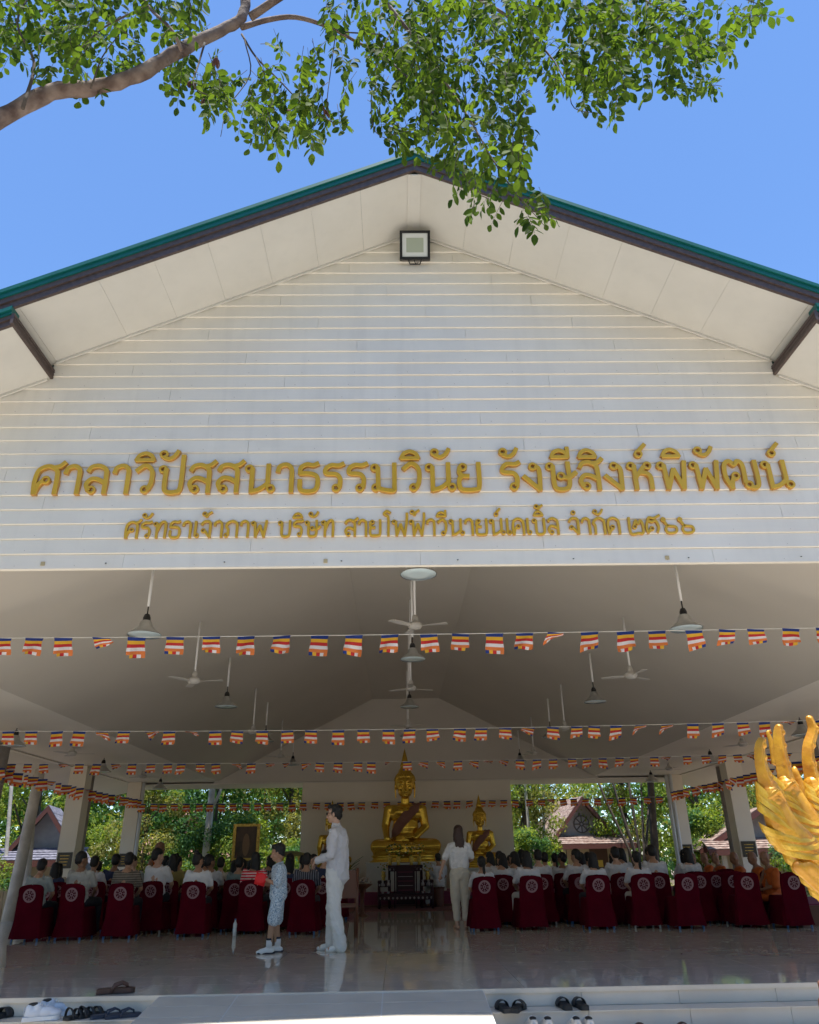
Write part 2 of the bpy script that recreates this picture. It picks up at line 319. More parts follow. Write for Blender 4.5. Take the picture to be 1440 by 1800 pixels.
# ============================================================ HALL
hall = thing('assembly_hall', 'white open-sided assembly hall with green tiered gable roof and clapboard front', 'building', (0, 0, 0))
WY = 7.2; AP = 8.235; K = .47; XT = 4.13; DZ = .22
def sof(x): x = abs(x); return AP-K*x if x <= XT else AP-K*x-DZ+.02
# wall core
wl = MB().prism([(-8.7, WY+.014, 3.80), (8.7, WY+.014, 3.80), (8.7, WY+.014, sof(8.7)-.01), (XT, WY+.014, sof(XT+.01)-.01), (XT, WY+.014, sof(XT-.01)-.01), (0, WY+.014, AP-.01), (-XT, WY+.014, sof(XT-.01)-.01), (-XT, WY+.014, sof(XT+.01)-.01), (-8.7, WY+.014, sof(8.7)-.01)], (0, .035, 0)).build('wall', white, hall)
mat_nail = mat('nail', (.25, .22, .18), .6); BH = .1655; z = 3.79; row = 0
while z < AP-.1:
    z1 = z+BH; 
    def lim(zz): 
        w = (AP-zz)/K
        return w if w < XT else max(XT, (AP-DZ+.02-zz)/K)
    xa = min(8.7, lim(z))-.005; xb = max(.02, min(8.7, lim(z1-.003))-.005)
    x = -xa+random.Random(row*3+1).uniform(.5, 3); cuts = [-xa]
    off = (row*1.27) % 3.0
    k = -9+off-3
    while k < xa:
        if k > -xa+.25 and k < xa-.25: cuts.append(k)
        k += 3.0
    cuts = sorted(set(cuts))+[xa]; rr = random.Random(row)
    for a, b in zip(cuts, cuts[1:]):
        a2, b2 = max(a, -xb), min(b, xb)
        if a2 >= b2-.02: continue
        A = a+(0.0015 if a > -xa else 0); B = b-(.0015 if b < xa else 0); A2 = max(A, -xb); B2 = min(B, xb)
        yb = WY-.010-rr.uniform(0, .003); d = rr.uniform(-.0012, .0012)
        m = MB()
        m.v = [(A, WY+.012, z+.001), (B, WY+.012, z+.001), (B, yb+.0, z+.010+d), (A, yb, z+.010+d), (A2, WY+.004, z1-.001), (B2, WY+.004, z1-.001), (A2, WY+.012, z1-.001), (B2, WY+.012, z1-.001)]
        m.f = [(0, 1, 2, 3), (3, 2, 5, 4), (4, 5, 7, 6), (0, 3, 4, 6), (1, 7, 5, 2), (0, 6, 7, 1)]; m.m = [0]*6
        m.build('board', siding[rr.choice([0, 0, 1, 2])], wl)
    for a, b in zip(cuts, cuts[1:]):
        if row < 16 and b-a > .5:
            nm_ = MB()
            for xx in np.arange(a+.12, b-.05, .6):
                if abs(xx) < 4.6: nm_.lathe([(0, 0), (.0035, 0), (.0035, .003)], 6, (xx, WY-.0135, z+.04))
            if nm_.v: stuff(nm_.build('nails', mat_nail, wl))
    z = z1; row += 1
for s in (-1, 1):
    MB().prism([(s*4.60, WY+.016, 3.83), (s*5.66, WY+.016, 3.285), (s*8.25, WY+.016, 3.285), (s*9.7, WY+.016, 2.975), (s*9.7, WY+.016, 3.40), (s*8.72, WY+.016, 3.83)], (0, .035, 0)).build('side_infill', white, hall)
# small fixing plates and screws along the bottom board
for x in (-3.80, -.96, 2.52):
    MB().box(x-.02, x+.02, WY-.016, WY-.008, 3.835, 3.875).build('fixing_plate', mat('raw_patch', (.45, .36, .2), .8), wl)
for x in (-4.35, -3.17, -1.98, -.8, .38, 1.56, 2.74, 3.9):
    MB().lathe([(0, 0), (.008, 0), (.008, .006), (0, .006)], 8, (x, WY-.012, 3.85)).build('screw', dark, wl)
# soffit panels front overhang + trims
FY = 6.23
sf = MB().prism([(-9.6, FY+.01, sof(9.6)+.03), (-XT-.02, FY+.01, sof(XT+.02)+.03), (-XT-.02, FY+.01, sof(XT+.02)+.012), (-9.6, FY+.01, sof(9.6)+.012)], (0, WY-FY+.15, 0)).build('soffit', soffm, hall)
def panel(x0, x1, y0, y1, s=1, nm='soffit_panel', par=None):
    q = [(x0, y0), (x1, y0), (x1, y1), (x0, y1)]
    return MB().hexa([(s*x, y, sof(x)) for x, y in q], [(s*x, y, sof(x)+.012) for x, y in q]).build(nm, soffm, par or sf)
for s in (-1, 1):
    e = [.07+.545*i for i in range(8)]; e[-1] = XT-.035
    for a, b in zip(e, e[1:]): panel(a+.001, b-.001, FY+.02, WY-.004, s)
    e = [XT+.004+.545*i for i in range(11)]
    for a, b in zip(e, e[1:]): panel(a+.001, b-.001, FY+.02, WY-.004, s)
    # cornice bead where soffit meets wall
    for a, b in ((.05, XT-.04), (XT+.02, 9.3)):
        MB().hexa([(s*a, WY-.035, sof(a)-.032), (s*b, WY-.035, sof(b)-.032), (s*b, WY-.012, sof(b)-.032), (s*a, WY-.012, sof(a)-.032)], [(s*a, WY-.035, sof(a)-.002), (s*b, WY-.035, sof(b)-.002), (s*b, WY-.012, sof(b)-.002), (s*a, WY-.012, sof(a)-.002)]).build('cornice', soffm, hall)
    # side board closing the step between the two roof tiers
    for yy, t in ((0, 0),):
        MB().box(s*(XT-.03) if s > 0 else -XT, XT if s > 0 else -(XT-.03), FY-.02, WY-.002, sof(XT+.01)-.006, sof(XT+.01)+.115).build('tier_board', brown, hall)
        for zz in (.035, .075): MB().box(*(sorted((s*(XT-.031), s*(XT-.037)))), FY-.01, WY-.004, sof(XT+.01)+zz, sof(XT+.01)+zz+.012).build('tier_board_rib', brown, hall)
    # raking barge boards (two stepped boards) and green verge trim
    for x0, x1, o in ((0, 4.85, 0), (XT-.03, 9.75, 1)):
        def zz(x): return (AP-K*x) if o == 0 else (AP-K*x-DZ+.02)
        yo = 0 if o == 0 else .03
        x0_ = x0 if o == 0 else XT+.002
        def rake(nm, za, zb, ya, yb, m):
            MB().hexa([(s*x0_, ya, zz(x0_)+za), (s*x1, ya, zz(x1)+za), (s*x1, yb, zz(x1)+za), (s*x0_, yb, zz(x0_)+za)], [(s*x0_, ya, zz(x0_)+zb), (s*x1, ya, zz(x1)+zb), (s*x1, yb, zz(x1)+zb), (s*x0_, yb, zz(x0_)+zb)]).build(nm, m, hall)
        top = .19 if o else .24; md = .105 if o else .135
        rake('barge_board', -.012, md*.52, FY-.022+yo, FY+.012+yo, brown)
        rake('barge_board', md*.52, md, FY-.040+yo, FY+.012+yo, brown)
        rake('verge_flashing', md+.002, top-.045, FY-.055+yo, FY+.012+yo, green)
        rake('verge_cap', top-.045, top, FY-.075+yo, FY+.09+yo, green)
for s in (-1, 1): MB().hexa([(s*(XT-.03), FY+.012, sof(XT-.03)+.004), (s*4.84, FY+.012, AP-K*4.84+.004), (s*4.84, WY+.02, AP-K*4.84+.004), (s*(XT-.03), WY+.02, sof(XT-.03)+.004)], [(s*(XT-.03), FY+.012, sof(XT-.03)+.03), (s*4.84, FY+.012, AP-K*4.84+.03), (s*4.84, WY+.02, AP-K*4.84+.03), (s*(XT-.03), WY+.02, sof(XT-.03)+.03)]).build('soffit_return', soffm, hall)
# ridge joint cover on the soffit
MB().box(-.075, .075, FY+.02, WY-.02, AP-.045, AP-.034).build('ridge_cover', soffm, hall)
MB().box(-.035, .035, FY+.02, WY-.02, AP-.055, AP-.045).build('ridge_cover', soffm, hall)
# roof sheets
for s in (-1, 1):
    for x0, x1, o in ((0, 4.85, 0), (XT+.05, 9.75, 1)):
        zf = lambda x: AP-K*x-(DZ-.02 if o else 0)+(.06 if o else .19)
        m = MB(); nn = 64; v = []
        for lay in (0, -.05):
            for i in range(nn+1):
                y = FY+.02+(25.9-FY)*i/nn; v += [(s*x0, y, zf(x0)+lay+(.02 if i % 2 and lay == 0 else 0)), (s*x1, y, zf(x1)+lay+(.02 if i % 2 and lay == 0 else 0))]
        N = 2*(nn+1); f = [(2*i, 2*i+1, 2*i+3, 2*i+2) for i in range(nn)]+[(N+2*i, N+2*i+2, N+2*i+3, N+2*i+1) for i in range(nn)]
        f += [(2*i, 2*i+2, N+2*i+2, N+2*i) for i in range(nn)]+[(2*i+1, N+2*i+1, N+2*i+3, 2*i+3) for i in range(nn)]+[(0, N, N+1, 1), (2*nn, 2*nn+1, N+2*nn+1, N+2*nn)]
        m.add(v, f); m.build('roof_sheet', green, hall)
    MB().box(*sorted((s*9.72, s*9.76)), FY+.03, 25.85, 2.96, sof(9.7)+.15).build('eave_board', brown, hall)
MB().tube([(0, FY-.05, AP+.25), (0, 25.9, AP+.25)], .06, 10).build('ridge_cap', green, hall)
# interior ceiling : profile extruded in Y (thin solid shell)
prof = [(-9.72, 2.97), (-8.25, 3.29), (-5.65, 3.29), (-1.05, 5.66), (1.05, 5.66), (5.65, 3.29), (8.25, 3.29), (9.72, 2.97)]
def ceil_piece(nm, a, b, m, y0=WY+.055, y1=25.8, t=.04):
    (xa, za), (xb, zb) = a, b
    MB().hexa([(xa, y0, za), (xb, y0, zb), (xb, y1, zb), (xa, y1, za)], [(xa, y0, za+t), (xb, y0, zb+t), (xb, y1, zb+t), (xa, y1, za+t)]).build(nm, m, hall)
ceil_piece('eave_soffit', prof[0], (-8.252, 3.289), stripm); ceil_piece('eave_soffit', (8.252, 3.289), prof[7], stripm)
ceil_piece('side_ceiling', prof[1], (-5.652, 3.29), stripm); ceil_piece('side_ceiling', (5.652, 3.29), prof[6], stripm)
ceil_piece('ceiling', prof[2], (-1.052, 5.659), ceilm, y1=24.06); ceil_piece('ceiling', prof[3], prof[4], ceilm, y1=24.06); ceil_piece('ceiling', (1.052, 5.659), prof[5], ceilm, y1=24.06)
for s in (-1, 1): MB().box(*sorted((s*8.2, s*8.3)), WY+.2, 25.7, 3.262, 3.287).build('soffit_bead', stripm, hall)
# gable end wall inside, above the back opening
MB().prism([(-5.75, 24.0, 3.25), (5.75, 24.0, 3.25), (5.75, 24.0, 3.30), (1.07, 24.0, 5.72), (-1.07, 24.0, 5.72), (-5.75, 24.0, 3.30)], (0, .12, 0)).build('end_wall', ceilm, hall)
MB().box(-8.3, 8.3, 24.125, 25.7, 3.22, 3.25).build('end_soffit', stripm, hall)
MB().box(-8.3, 8.3, 25.75, 25.9, 3.25, 3.5).build('back_beam', white, hall)
MB().prism([(-9.7, 25.76, 3.51), (9.7, 25.76, 3.51), (4.85, 25.76, AP-K*4.85), (0, 25.76, AP), (-4.85, 25.76, AP-K*4.85)], (0, .1, 0)).build('back_gable', white, hall)
MB().box(-3.12, 3.12, 24.13, 24.3, 0.002, 3.218).build('back_wall', white, hall)
# columns
for s in (-1, 1):
    for y in (7.0, 11.2, 19.75, 24.05):
        c = MB().box(s*8.05-.2, s*8.05+.2, y-.2, y+.2, .003, 3.287); co = c.build('column', white, hall)
        if y > 15:
            pq = MB().box(s*8.05-.17, s*8.05+.17, y-.222, y-.203, 1.02, 1.36).build('plaque', plaqm, co)
            for i in range(4): MB().box(s*8.05-.11+.01*(i % 2), s*8.05+.11-.012*i, y-.226, y-.2225, 1.28-.065*i, 1.295-.065*i).build('plaque_line', goldd, pq)
for a in ((-7.80, 23.9), (7.80, 23.9), (7.82, 23.62)):
    MB().tube([(a[0], a[1], 0.003), (a[0], a[1], 3.27)], .05, 12).build('downpipe', pvc, hall, True)
for s in (-1, 1):
    for xx, y, zt in ((7.85, 15.3, 3.287), (8.45, 21.4, 3.24)):
        t = MB().tube([(s*xx, y, 0.003), (s*xx, y, zt)], .11, 16); t.build('round_post', polem, hall, True)
        MB().box(s*xx-.15, s*xx+.15, y-.15, y+.15, .003, .02).build('post_plate', polem, hall)
# ============================================================ SIGN LETTERS (stroke font)
def crv(p, n=5):
    P = [Vector((a, b)) for a, b in p]; out = []
    if len(P) < 3: return P
    E = [P[0]*2-P[1]]+P+[P[-1]*2-P[-2]]
    for i in range(1, len(E)-2):
        for k in range(n):
            t = k/n; a, b, c, d = E[i-1], E[i], E[i+1], E[i+2]
            out.append(.5*((2*b)+(c-a)*t+(2*a-5*b+4*c-d)*t*t+(3*b-a-3*c+d)*t**3))
    return out+[P[-1]]
O = 'O'
ARCH = [(.06, 1.2), (.16, 1.38), (.36, 1.46), (.56, 1.36), (.64, 1.2)]
G = {
'ศ': (.92, [(O, .40, .50), [(.30, .46), (.18, .28), (.12, .0)], [(.10, 0), (.07, .45), (.14, .85), (.42, 1), (.68, .86), (.74, .6), (.74, 0)], [(.58, .94), (.78, 1.0), (.92, 1.14)]]),
'ค': (.86, [(O, .40, .50), [(.30, .46), (.18, .28), (.12, .0)], [(.10, 0), (.07, .45), (.14, .85), (.42, 1), (.68, .86), (.74, .6), (.74, 0)]]),
'ด': (.86, [(O, .34, .42), [(.36, .32), (.2, .18), (.12, .0)], [(.10, 0), (.07, .45), (.14, .85), (.42, 1), (.68, .86), (.74, .6), (.74, 0)]]),
'า': (.66, [[(.06, .74), (.12, .93), (.32, 1), (.47, .88), (.5, .65), (.5, 0)]]),
'ล': (.86, [(O, .27, .13), [(.17, .12), (.10, .34), (.24, .52), (.45, .50), (.68, .36)], [(.10, .80), (.2, .96), (.42, 1), (.64, .86), (.68, .6), (.68, 0)]]),
'ส': (.88, [(O, .27, .13), [(.17, .12), (.10, .34), (.24, .52), (.45, .50), (.68, .36)], [(.10, .80), (.2, .96), (.42, 1), (.64, .86), (.68, .6), (.68, 0)], [(.52, .94), (.72, 1.0), (.86, 1.13)]]),
'ว': (.74, [(O, .40, .13), [(.50, .14), (.58, .40), (.56, .80), (.34, 1), (.08, .80)]]),
'ป': (.94, [(O, .16, .86), [(.26, .86), (.26, .2), (.36, .03), (.62, .03), (.76, .2), (.76, 1.36)]]),
'บ': (.94, [(O, .16, .86), [(.26, .86), (.26, .2), (.36, .03), (.62, .03), (.76, .2), (.76, 1)]]),
'ษ': (1.04, [(O, .16, .86), [(.26, .86), (.26, .2), (.36, .03), (.62, .03), (.76, .2), (.76, 1)], (O, .50, .50), [(.58, .46), (.74, .44), (1.0, .62)]]),
'น': (1.0, [(O, .16, .86), [(.26, .86), (.26, 0)], [(.26, .03), (.50, .10), (.74, .30), (.76, .5), (.76, 1)], (O, .86, .13)]),
'ธ': (.80, [[(.10, .66), (.12, .88), (.3, 1), (.5, .97), (.66, 1.04)], [(.10, .66), (.4, .66), (.62, .56), (.66, .3), (.58, .06), (.3, .01), (.12, .1), (.10, .42)]]),
'ร': (.74, [(O, .44, .13), [(.54, .16), (.56, .44), (.44, .62), (.12, .66), (.10, .82), (.26, .96), (.5, .95), (.66, 1.02)]]),
'ม': (.98, [(O, .16, .86), [(.26, .86), (.28, .1)], (O, .20, .13), [(.28, .10), (.52, .03), (.76, .02), (.78, .2), (.78, 1)]]),
'ย': (.90, [(O, .22, .86), [(.12, .84), (.10, .66), (.2, .54), (.40, .52)], [(.2, .54), (.10, .4), (.10, .16), (.2, .03), (.58, .03), (.72, .16), (.72, 1)]]),
'ง': (.76, [(O, .36, .86), [(.46, .86), (.56, .7), (.54, 0)], [(.54, 0), (.04, .50)]]),
'ห': (1.0, [(O, .16, .86), [(.26, .86), (.26, 0)], (O, .70, .86), [(.60, .84), (.26, .42)], [(.46, .60), (.66, .56), (.76, .4), (.76, 0)]]),
'พ': (1.08, [(O, .15, .86), [(.25, .86), (.30, .0)], [(.30, 0), (.55, .72)], [(.55, .72), (.80, 0)], [(.80, 0), (.94, 1)]]),
'ฟ': (1.08, [(O, .15, .86), [(.25, .86), (.30, .0)], [(.30, 0), (.55, .72)], [(.55, .72), (.80, 0)], [(.80, 0), (.94, 1), (.95, 1.40)]]),
'ท': (.96, [(O, .16, .86), [(.26, .86), (.26, 0)], [(.28, .40), (.44, .86), (.62, 1), (.76, .84), (.76, 0)]]),
'ก': (.88, [[(.16, 0), (.18, .5), (.08, .70), (.26, .94), (.5, 1), (.72, .84), (.74, .6), (.74, 0)]]),
'ภ': (.92, [(O, .13, .13), [(.23, .13), (.22, .5), (.10, .70), (.26, .94), (.52, 1), (.74, .84), (.76, .6), (.76, 0)]]),
'จ': (.80, [(O, .20, .42), [(.30, .40), (.44, .2), (.58, .02)], [(.08, .78), (.2, .96), (.42, 1), (.60, .86), (.60, 0)]]),
'ฒ': (1.30, [(O, .42, .46), [(.34, .40), (.26, .2), (.24, .0)], [(.24, 0), (.08, .4), (.10, .86), (.28, 1), (.42, .86), (.56, 1), (.70, .84), (.70, .2)], (O, .80, .13), [(.86, .06), (1.0, .02), (1.12, .2), (1.12, 1)]]),
'เ': (.42, [[(.14, 1), (.14, .12)], (O, .24, .13)]), 'ไ': (.56, [[(.34, 0), (.34, 1.1), (.22, 1.28), (.06, 1.4), (.24, 1.56), (.46, 1.44)]]),
'๒': (1.06, [[(.08, 1.0), (.10, .03), (.6, .03), (.86, .03), (.92, .5), (.8, .82), (.62, .6), (.5, .82), (.36, .55)], (O, .38, .42)]),
'๕': (1.06, [(O, .40, .30), [(.32, .24), (.14, .06), (.08, .4), (.2, .78), (.46, .72), (.7, .8), (.84, .4), (.72, .06)], [(.2, .78), (.3, 1.0), (.6, .96), (.98, 1.14)]]),
'๖': (1.06, [[(.10, .98), (.30, .55), (.5, .46), (.86, .40), (.88, .12), (.6, .02), (.3, .06), (.22, .28), (.36, .48)], (O, .14, .86)]),
}
UP_ = {'ิ': [ARCH, [(.06, 1.2), (.64, 1.2)]], 'ี': [ARCH, [(.06, 1.2), (.64, 1.2)], [(.64, 1.2), (.64, 1.56)]],
 'ั': [(O, .20, 1.42), [(.22, 1.30), (.40, 1.24), (.58, 1.36), (.68, 1.54)]],
 '์': [(O, .34, 1.30), [(.36, 1.42), (.44, 1.5), (.6, 1.66)]], '้': [(O, .2, 1.48), [(.26, 1.38), (.36, 1.3), (.44, 1.46), (.66, 1.6)]], 'ํ': [(O, .40, 1.36)], 'H้': [(O, .28, 1.78), [(.32, 1.68), (.42, 1.62), (.5, 1.74), (.66, 1.86)]]}
def glyph_geo(m, strokes, x0, z0, sc, sx, yb, dep, sw):
    k = 0
    for s in strokes:
        k += 1; yf = yb-dep-.0012*k
        if s[0] == O:
            cx, cz = x0+s[1]*sc*sx, z0+s[2]*sc; n = 18; ro, ri = .150*sc, .066*sc; v = []; f = []
            for i in range(n):
                a = 2*math.pi*i/n; c, q = math.cos(a), math.sin(a)
                v += [(cx+ro*c, yb, cz+ro*q), (cx+ri*c, yb, cz+ri*q), (cx+ro*c, yf+.004, cz+ro*q), (cx+(ro-.004)*c, yf, cz+(ro-.004)*q), (cx+(ri+.002)*c, yf, cz+(ri+.002)*q)]
            for i in range(n):
                j = (i+1) % n; A, B = 5*i, 5*j
                f += [(A, B, B+2, A+2), (A+2, B+2, B+3, A+3), (A+3, B+3, B+4, A+4), (A+4, B+4, B+1, A+1)]
            m.add(v, f, 0); m.m[-len(f):] = [1 if q % 4 in (0, 3) else 0 for q in range(len(f))]
        else:
            P = [Vector((x0+p.x*sc*sx, z0+p.y*sc)) for p in crv(s)]; h = sw*sc/2; v = []; f = []; n = len(P)
            for i, p in enumerate(P):
                t = (P[min(i+1, n-1)]-P[max(i-1, 0)]).normalized(); nn = Vector((-t.y, t.x))
                if i == 0: p = p-t*h*.35
                if i == n-1: p = p+t*h*.35
                a, b = p+nn*h, p-nn*h; a2, b2 = p+nn*(h-.004), p-nn*(h-.004)
                v += [(a.x, yb, a.y), (a.x, yf+.004, a.y), (a2.x, yf, a2.y), (b2.x, yf, b2.y), (b.x, yf+.004, b.y), (b.x, yb, b.y)]
            mi = []
            for i in range(n-1):
                A, B = 6*i, 6*i+6
                for q in range(5): f.append((A+q, B+q, B+q+1, A+q+1)); mi.append(1 if q in (0, 4) else 0)
            f += [(0, 1, 2, 3, 4, 5), tuple(6*n-6+q for q in range(6))]; mi += [1, 1]
            m.add(v, f, 0); m.m[-len(f):] = mi
def sign_words(name, label, words, z0, sc, sw, dep):
    root = thing(name, label, 'sign', (0, WY, z0))
    for text, px0, px1, py in words:
        xa, xb = atY(px0, py, WY).x, atY(px1, py, WY).x
        base = [c for c in text if c in G]; tot = sum(G[c][0] for c in base)*sc; sx = (xb-xa+.10*sc)/tot; x = xa-.04*sc; last = 0; m = None
        for c in text:
            if c in G:
                m = MB(); glyph_geo(m, G[c][1], x, 0, sc, sx, .0, dep, sw); m.build('letter', [gold, glue], root); last = x; lw = G[c][0]*sc*sx; x += lw; tall = c in 'ปฟ'; hi = False
            else:
                key = 'H้' if (c == '้' and hi) else c
                if c == 'ำ': continue
                m = MB(); glyph_geo(m, UP_[key], last+lw*(.82*.9 - .0)-.62*sc*sx*.95-(.18*sc if tall else 0), 0, sc, sx*.95, .0, dep, sw*.9); m.build('vowel_mark', [gold, glue], root); hi = c in 'ิี'
    return root
zb = 4.625
sign_words('sign_lettering', 'large raised gold Thai letters of the hall name on the white gable', [('ศาลาวิปัสสนาธรรมวินัย', 58, 850, 868), ('รังษีสิงห์พิพัฒน์', 882, 1393, 860)], zb, .325, .155, .045)
sign_words('sign_lettering', 'smaller second row of raised gold Thai letters below the hall name', [('ศรัทธาเจ้าภาพ', 220, 470, 946), ('บริษัท', 489, 589, 945), ('สายไฟฟ้าวีนายน์เคเบิ้ล', 606, 985, 942), ('จํากัด', 1001, 1091, 939), ('๒๕๖๖', 1107, 1222, 938)], 4.122, .178, .155, .028)
# floodlight
fd = thing('floodlight', 'black rectangular floodlight mounted high under the gable apex', 'floodlight', (.015, WY, 7.92))
tl = Euler((R(30), 0, 0)).to_matrix()
def fbox(nm, a, b, c, d, e, f_, m, par=fd):
    q = MB().box(a, b, c, d, e, f_); q.v = [tuple(tl @ Vector(v)+Vector((0, -.13, 0))) for v in q.v]; return q.build(nm, m, par)
fbox('housing', -.185, .185, -.02, .04, -.17, .17, dark)
for a in ((-.185, -.155, -.17, .17), (.155, .185, -.17, .17), (-.1549, .1549, .142, .17), (-.1549, .1549, -.17, -.142)): fbox('rim', a[0], a[1], -.045, -.021, a[2], a[3], dark)
fbox('reflector', -.154, .154, -.028, -.0205, -.141, .141, mat('reflector', (.62, .64, .62), .35))
fbox('led_plate', -.105, .105, -.033, -.0285, -.085, .085, mat('led_plate', (.34, .38, .30), .4))
MB().tube([(-.09, -.08, -.14), (-.06, -.02, -.19), (.06, -.02, -.19), (.09, -.08, -.14)], .008, 8).build('bracket', dark, fd)
MB().tube([(-.02, -.12, -.17), (0, -.09, -.235), (.03, -.05, -.22), (.04, -.01, -.15)], .005, 6).build('cable', dark, fd)
MB().tube([(-.0, -.1, .12), (0, -.03, .2), (0, -.012, .27)], .004, 6).build('cable', dark, fd)
# ============================================================ LAMPS, FANS
def lampproto(rod):
    t = thing('pendant_lamp', 'x', 'lamp')
    MB().tube([(0, 0, .36), (0, 0, .36+rod)], .018, 8).build('rod', rodm, t, True)
    MB().tube([(0, 0, .26), (0, 0, .37)], .009, 6).build('cable', dark, t)
    MB().lathe([(0, .27), (.03, .26), (.045, .22), (.045, .17), (.055, .165)], 16).build('lamp_cap', dark, t, True)
    sh = MB().lathe([(.055, .18), (.075, .15), (.085, .10), (.13, .065), (.175, .03), (.205, 0), (.208, 0), (.200, .004), (.170, .034), (.125, .07), (.08, .105), (.07, .15)], 28).build('shade', steel, t, True)
    MB().lathe([(0, .0), (.1, -.003), (.196, .004), (.196, .008), (0, .008)], 28).build('glass', glassw, t, True)
    return t
def zc(x): x = abs(x); return 5.66 if x < 1.05 else (5.66-.515*(x-1.05) if x < 5.65 else 3.29)
def lamp(x, y, z, lab):
    t = lampproto(zc(x)-z-.36-.006); t.location = (x, y, z); t['label'] = lab; t['group'] = 'bell lamps hanging from the ceiling'
where = ['nearest the front', 'second from the front', 'third from the front', 'farthest back']
for s, sn in ((-1, 'left'), (1, 'right')):
    for i, y in enumerate((9.0, 13.75, 18.1, 23.0)): lamp(3.3*s, y, 3.61, 'aluminium bell lamp on a white rod, %s of the %s ceiling row' % (where[i], sn))
    for i, y in enumerate((13.7, 18.0, 22.5)): lamp(6.9*s, y, 3.15-.17, 'short-hung aluminium bell lamp over the %s side aisle, %s' % (sn, ['nearest', 'middle one', 'farthest'][i]))
for i, (y, z) in enumerate(((7.92, 3.96), (11.84, 3.96), (15.98, 3.96), (20.1, 3.96))): lamp(0, y, z, 'glass-fronted bell lamp on the centre line, %s' % where[i])
def fan(x, y, z, lab, rot):
    t = thing('ceiling_fan', lab, 'fan', (x, y, z), rot, 'three-bladed ceiling fans on long rods')
    MB().tube([(0, 0, .1), (0, 0, zc(x)-z-.006)], .016, 8).build('rod', rodm, t, True)
    MB().lathe([(0, .14), (.03, .14), (.045, .09), (.04, .06), (.09, .03), (.10, 0), (.07, -.045), (0, -.05)], 20).build('motor', fanm, t, True)
    m = MB(); n = 8
    for k in range(n+1):
        q = k/n; r_ = .10+.34*q; w = .026+.022*math.sin(min(1, q*1.6)*1.57); tw = .25*(1-q)
        m.v += [(r_, -w, -.01-w*tw), (r_, w, -.01+w*tw), (r_, w, -.004+w*tw), (r_, -w, -.004-w*tw)]
    for k in range(n): a = 4*k; m.f += [(a, a+1, a+5, a+4), (a+1, a+2, a+6, a+5), (a+2, a+3, a+7, a+6), (a+3, a, a+4, a+7)]
    m.f += [(0, 3, 2, 1), (4*n, 4*n+1, 4*n+2, 4*n+3)]; m.m = [0]*len(m.f); me = m.mesh('fan_blade', fanm)
    for k in range(3): link('blade', me, t, (0, 0, 0), (0, 0, k*2.0944))
for s, sn in ((-1, 'left'), (1, 'right')):
    for i, y in enumerate((11.45, 16.5, 20.6)): fan(3.3*s, y, 3.58, 'white ceiling fan on a long rod, %s in the %s row' % (['nearest', 'middle one', 'farthest'][i], sn), .3+i*.7+s*.4)
    for i, y in enumerate((16.2, 20.9)): fan(6.9*s, y, 3.16, 'white ceiling fan over the %s side aisle, %s one' % (sn, ['nearer', 'farther'][i]), .1+i*.5)
for i, (y, z) in enumerate(((9.9, 3.95), (14.0, 3.95), (18.3, 3.95))): fan(0, y, z, 'white ceiling fan on the centre line, %s one' % ['nearest', 'middle', 'farthest'][i], -.3+.8*i)
# ============================================================ BUNTING
def flagmesh(v, mir):
    rr = random.Random(v*2+mir); nx, nz = 5, 6; m = MB(); w, h = .225, .27; ph = rr.uniform(0, 6); am = rr.uniform(.006, .03); sh = rr.uniform(-.03, .05); cl = rr.uniform(.0, .25) if v < 5 else rr.uniform(.5, .8)
    def P(i, j):
        x = (i/nx-.5)*w*(1-.06*math.sin(j)); z = -j/nz*h; y = am*math.sin(ph+i*1.2+j*.6)*(j/nz)
        z2 = z*(1-cl*(i/nx if v % 2 else 1-i/nx)); return (x+sh*j/nz, y+cl*.05*j/nz, z2)
    for t in (0, .0015):
        o = len(m.v)
        for j in range(nz+1):
            for i in range(nx+1): p = P(i, j); m.v.append((p[0], p[1]+t, p[2]))
        for j in range(nz):
            for i in range(nx):
                if j == nz-1:
                    col = [0, 1, 2, 3, 4][i]
                    if i == 0 and v % 3 == 0: continue
                else: col = j
                m.f.append((o+j*(nx+1)+i, o+j*(nx+1)+i+1, o+(j+1)*(nx+1)+i+1, o+(j+1)*(nx+1)+i)); m.m.append(col)
    me = bpy.data.meshes.new('flag'); vv = [(-x, y, z) for x, y, z in m.v] if mir else m.v
    me.from_pydata(vv, [], m.f)
    for q in fl: me.materials.append(q)
    me.polygons.foreach_set('material_index', m.m); me.update(); return me
FM = [[flagmesh(v, k) for v in range(8)] for k in (0, 1)]
def bunting(a, b, x0, x1, step, label, sag=.06, curl=.15, seed=1, rz=0, tall=1, along=0, sc=1):
    rr = random.Random(seed); t = thing('flag_bunting', label, 'bunting', a, 0, 'strings of striped Buddhist flags'); a = Vector(a); b = Vector(b); L = (b-a)
    pt = lambda q: L*q+Vector((0, 0, -sag*4*q*(1-q)))
    MB().tube([pt(i/24) for i in range(25)], .004, 5).build('string', string, t)
    q = x0
    while q < x1:
        f = q+rr.uniform(-.0015, .0015) ; p = pt(max(0, min(1, f)))
        cu = rr.random() < curl; v = rr.choice((5, 6, 7)) if cu else rr.choice((0, 1, 2, 3, 4)); left = (a+p).x < 1.2 if along == 0 else False
        k = 0 if (left != (rr.random() < .1)) else 1
        o = link('flag', FM[k][v], t, p-Vector((0, .004, .003)), (rr.uniform(-.15, .15)+(rr.uniform(.6, 1.3) if cu else 0), rr.uniform(-.06, .06), rz+rr.uniform(-.12, .12)+(rr.uniform(-.8, .8) if along else 0)), (sc, sc, (.92+rr.uniform(-.16, .12))*tall*sc)); q += step*rr.uniform(.86, 1.14)
LY = lambda x: x/16.1+.5
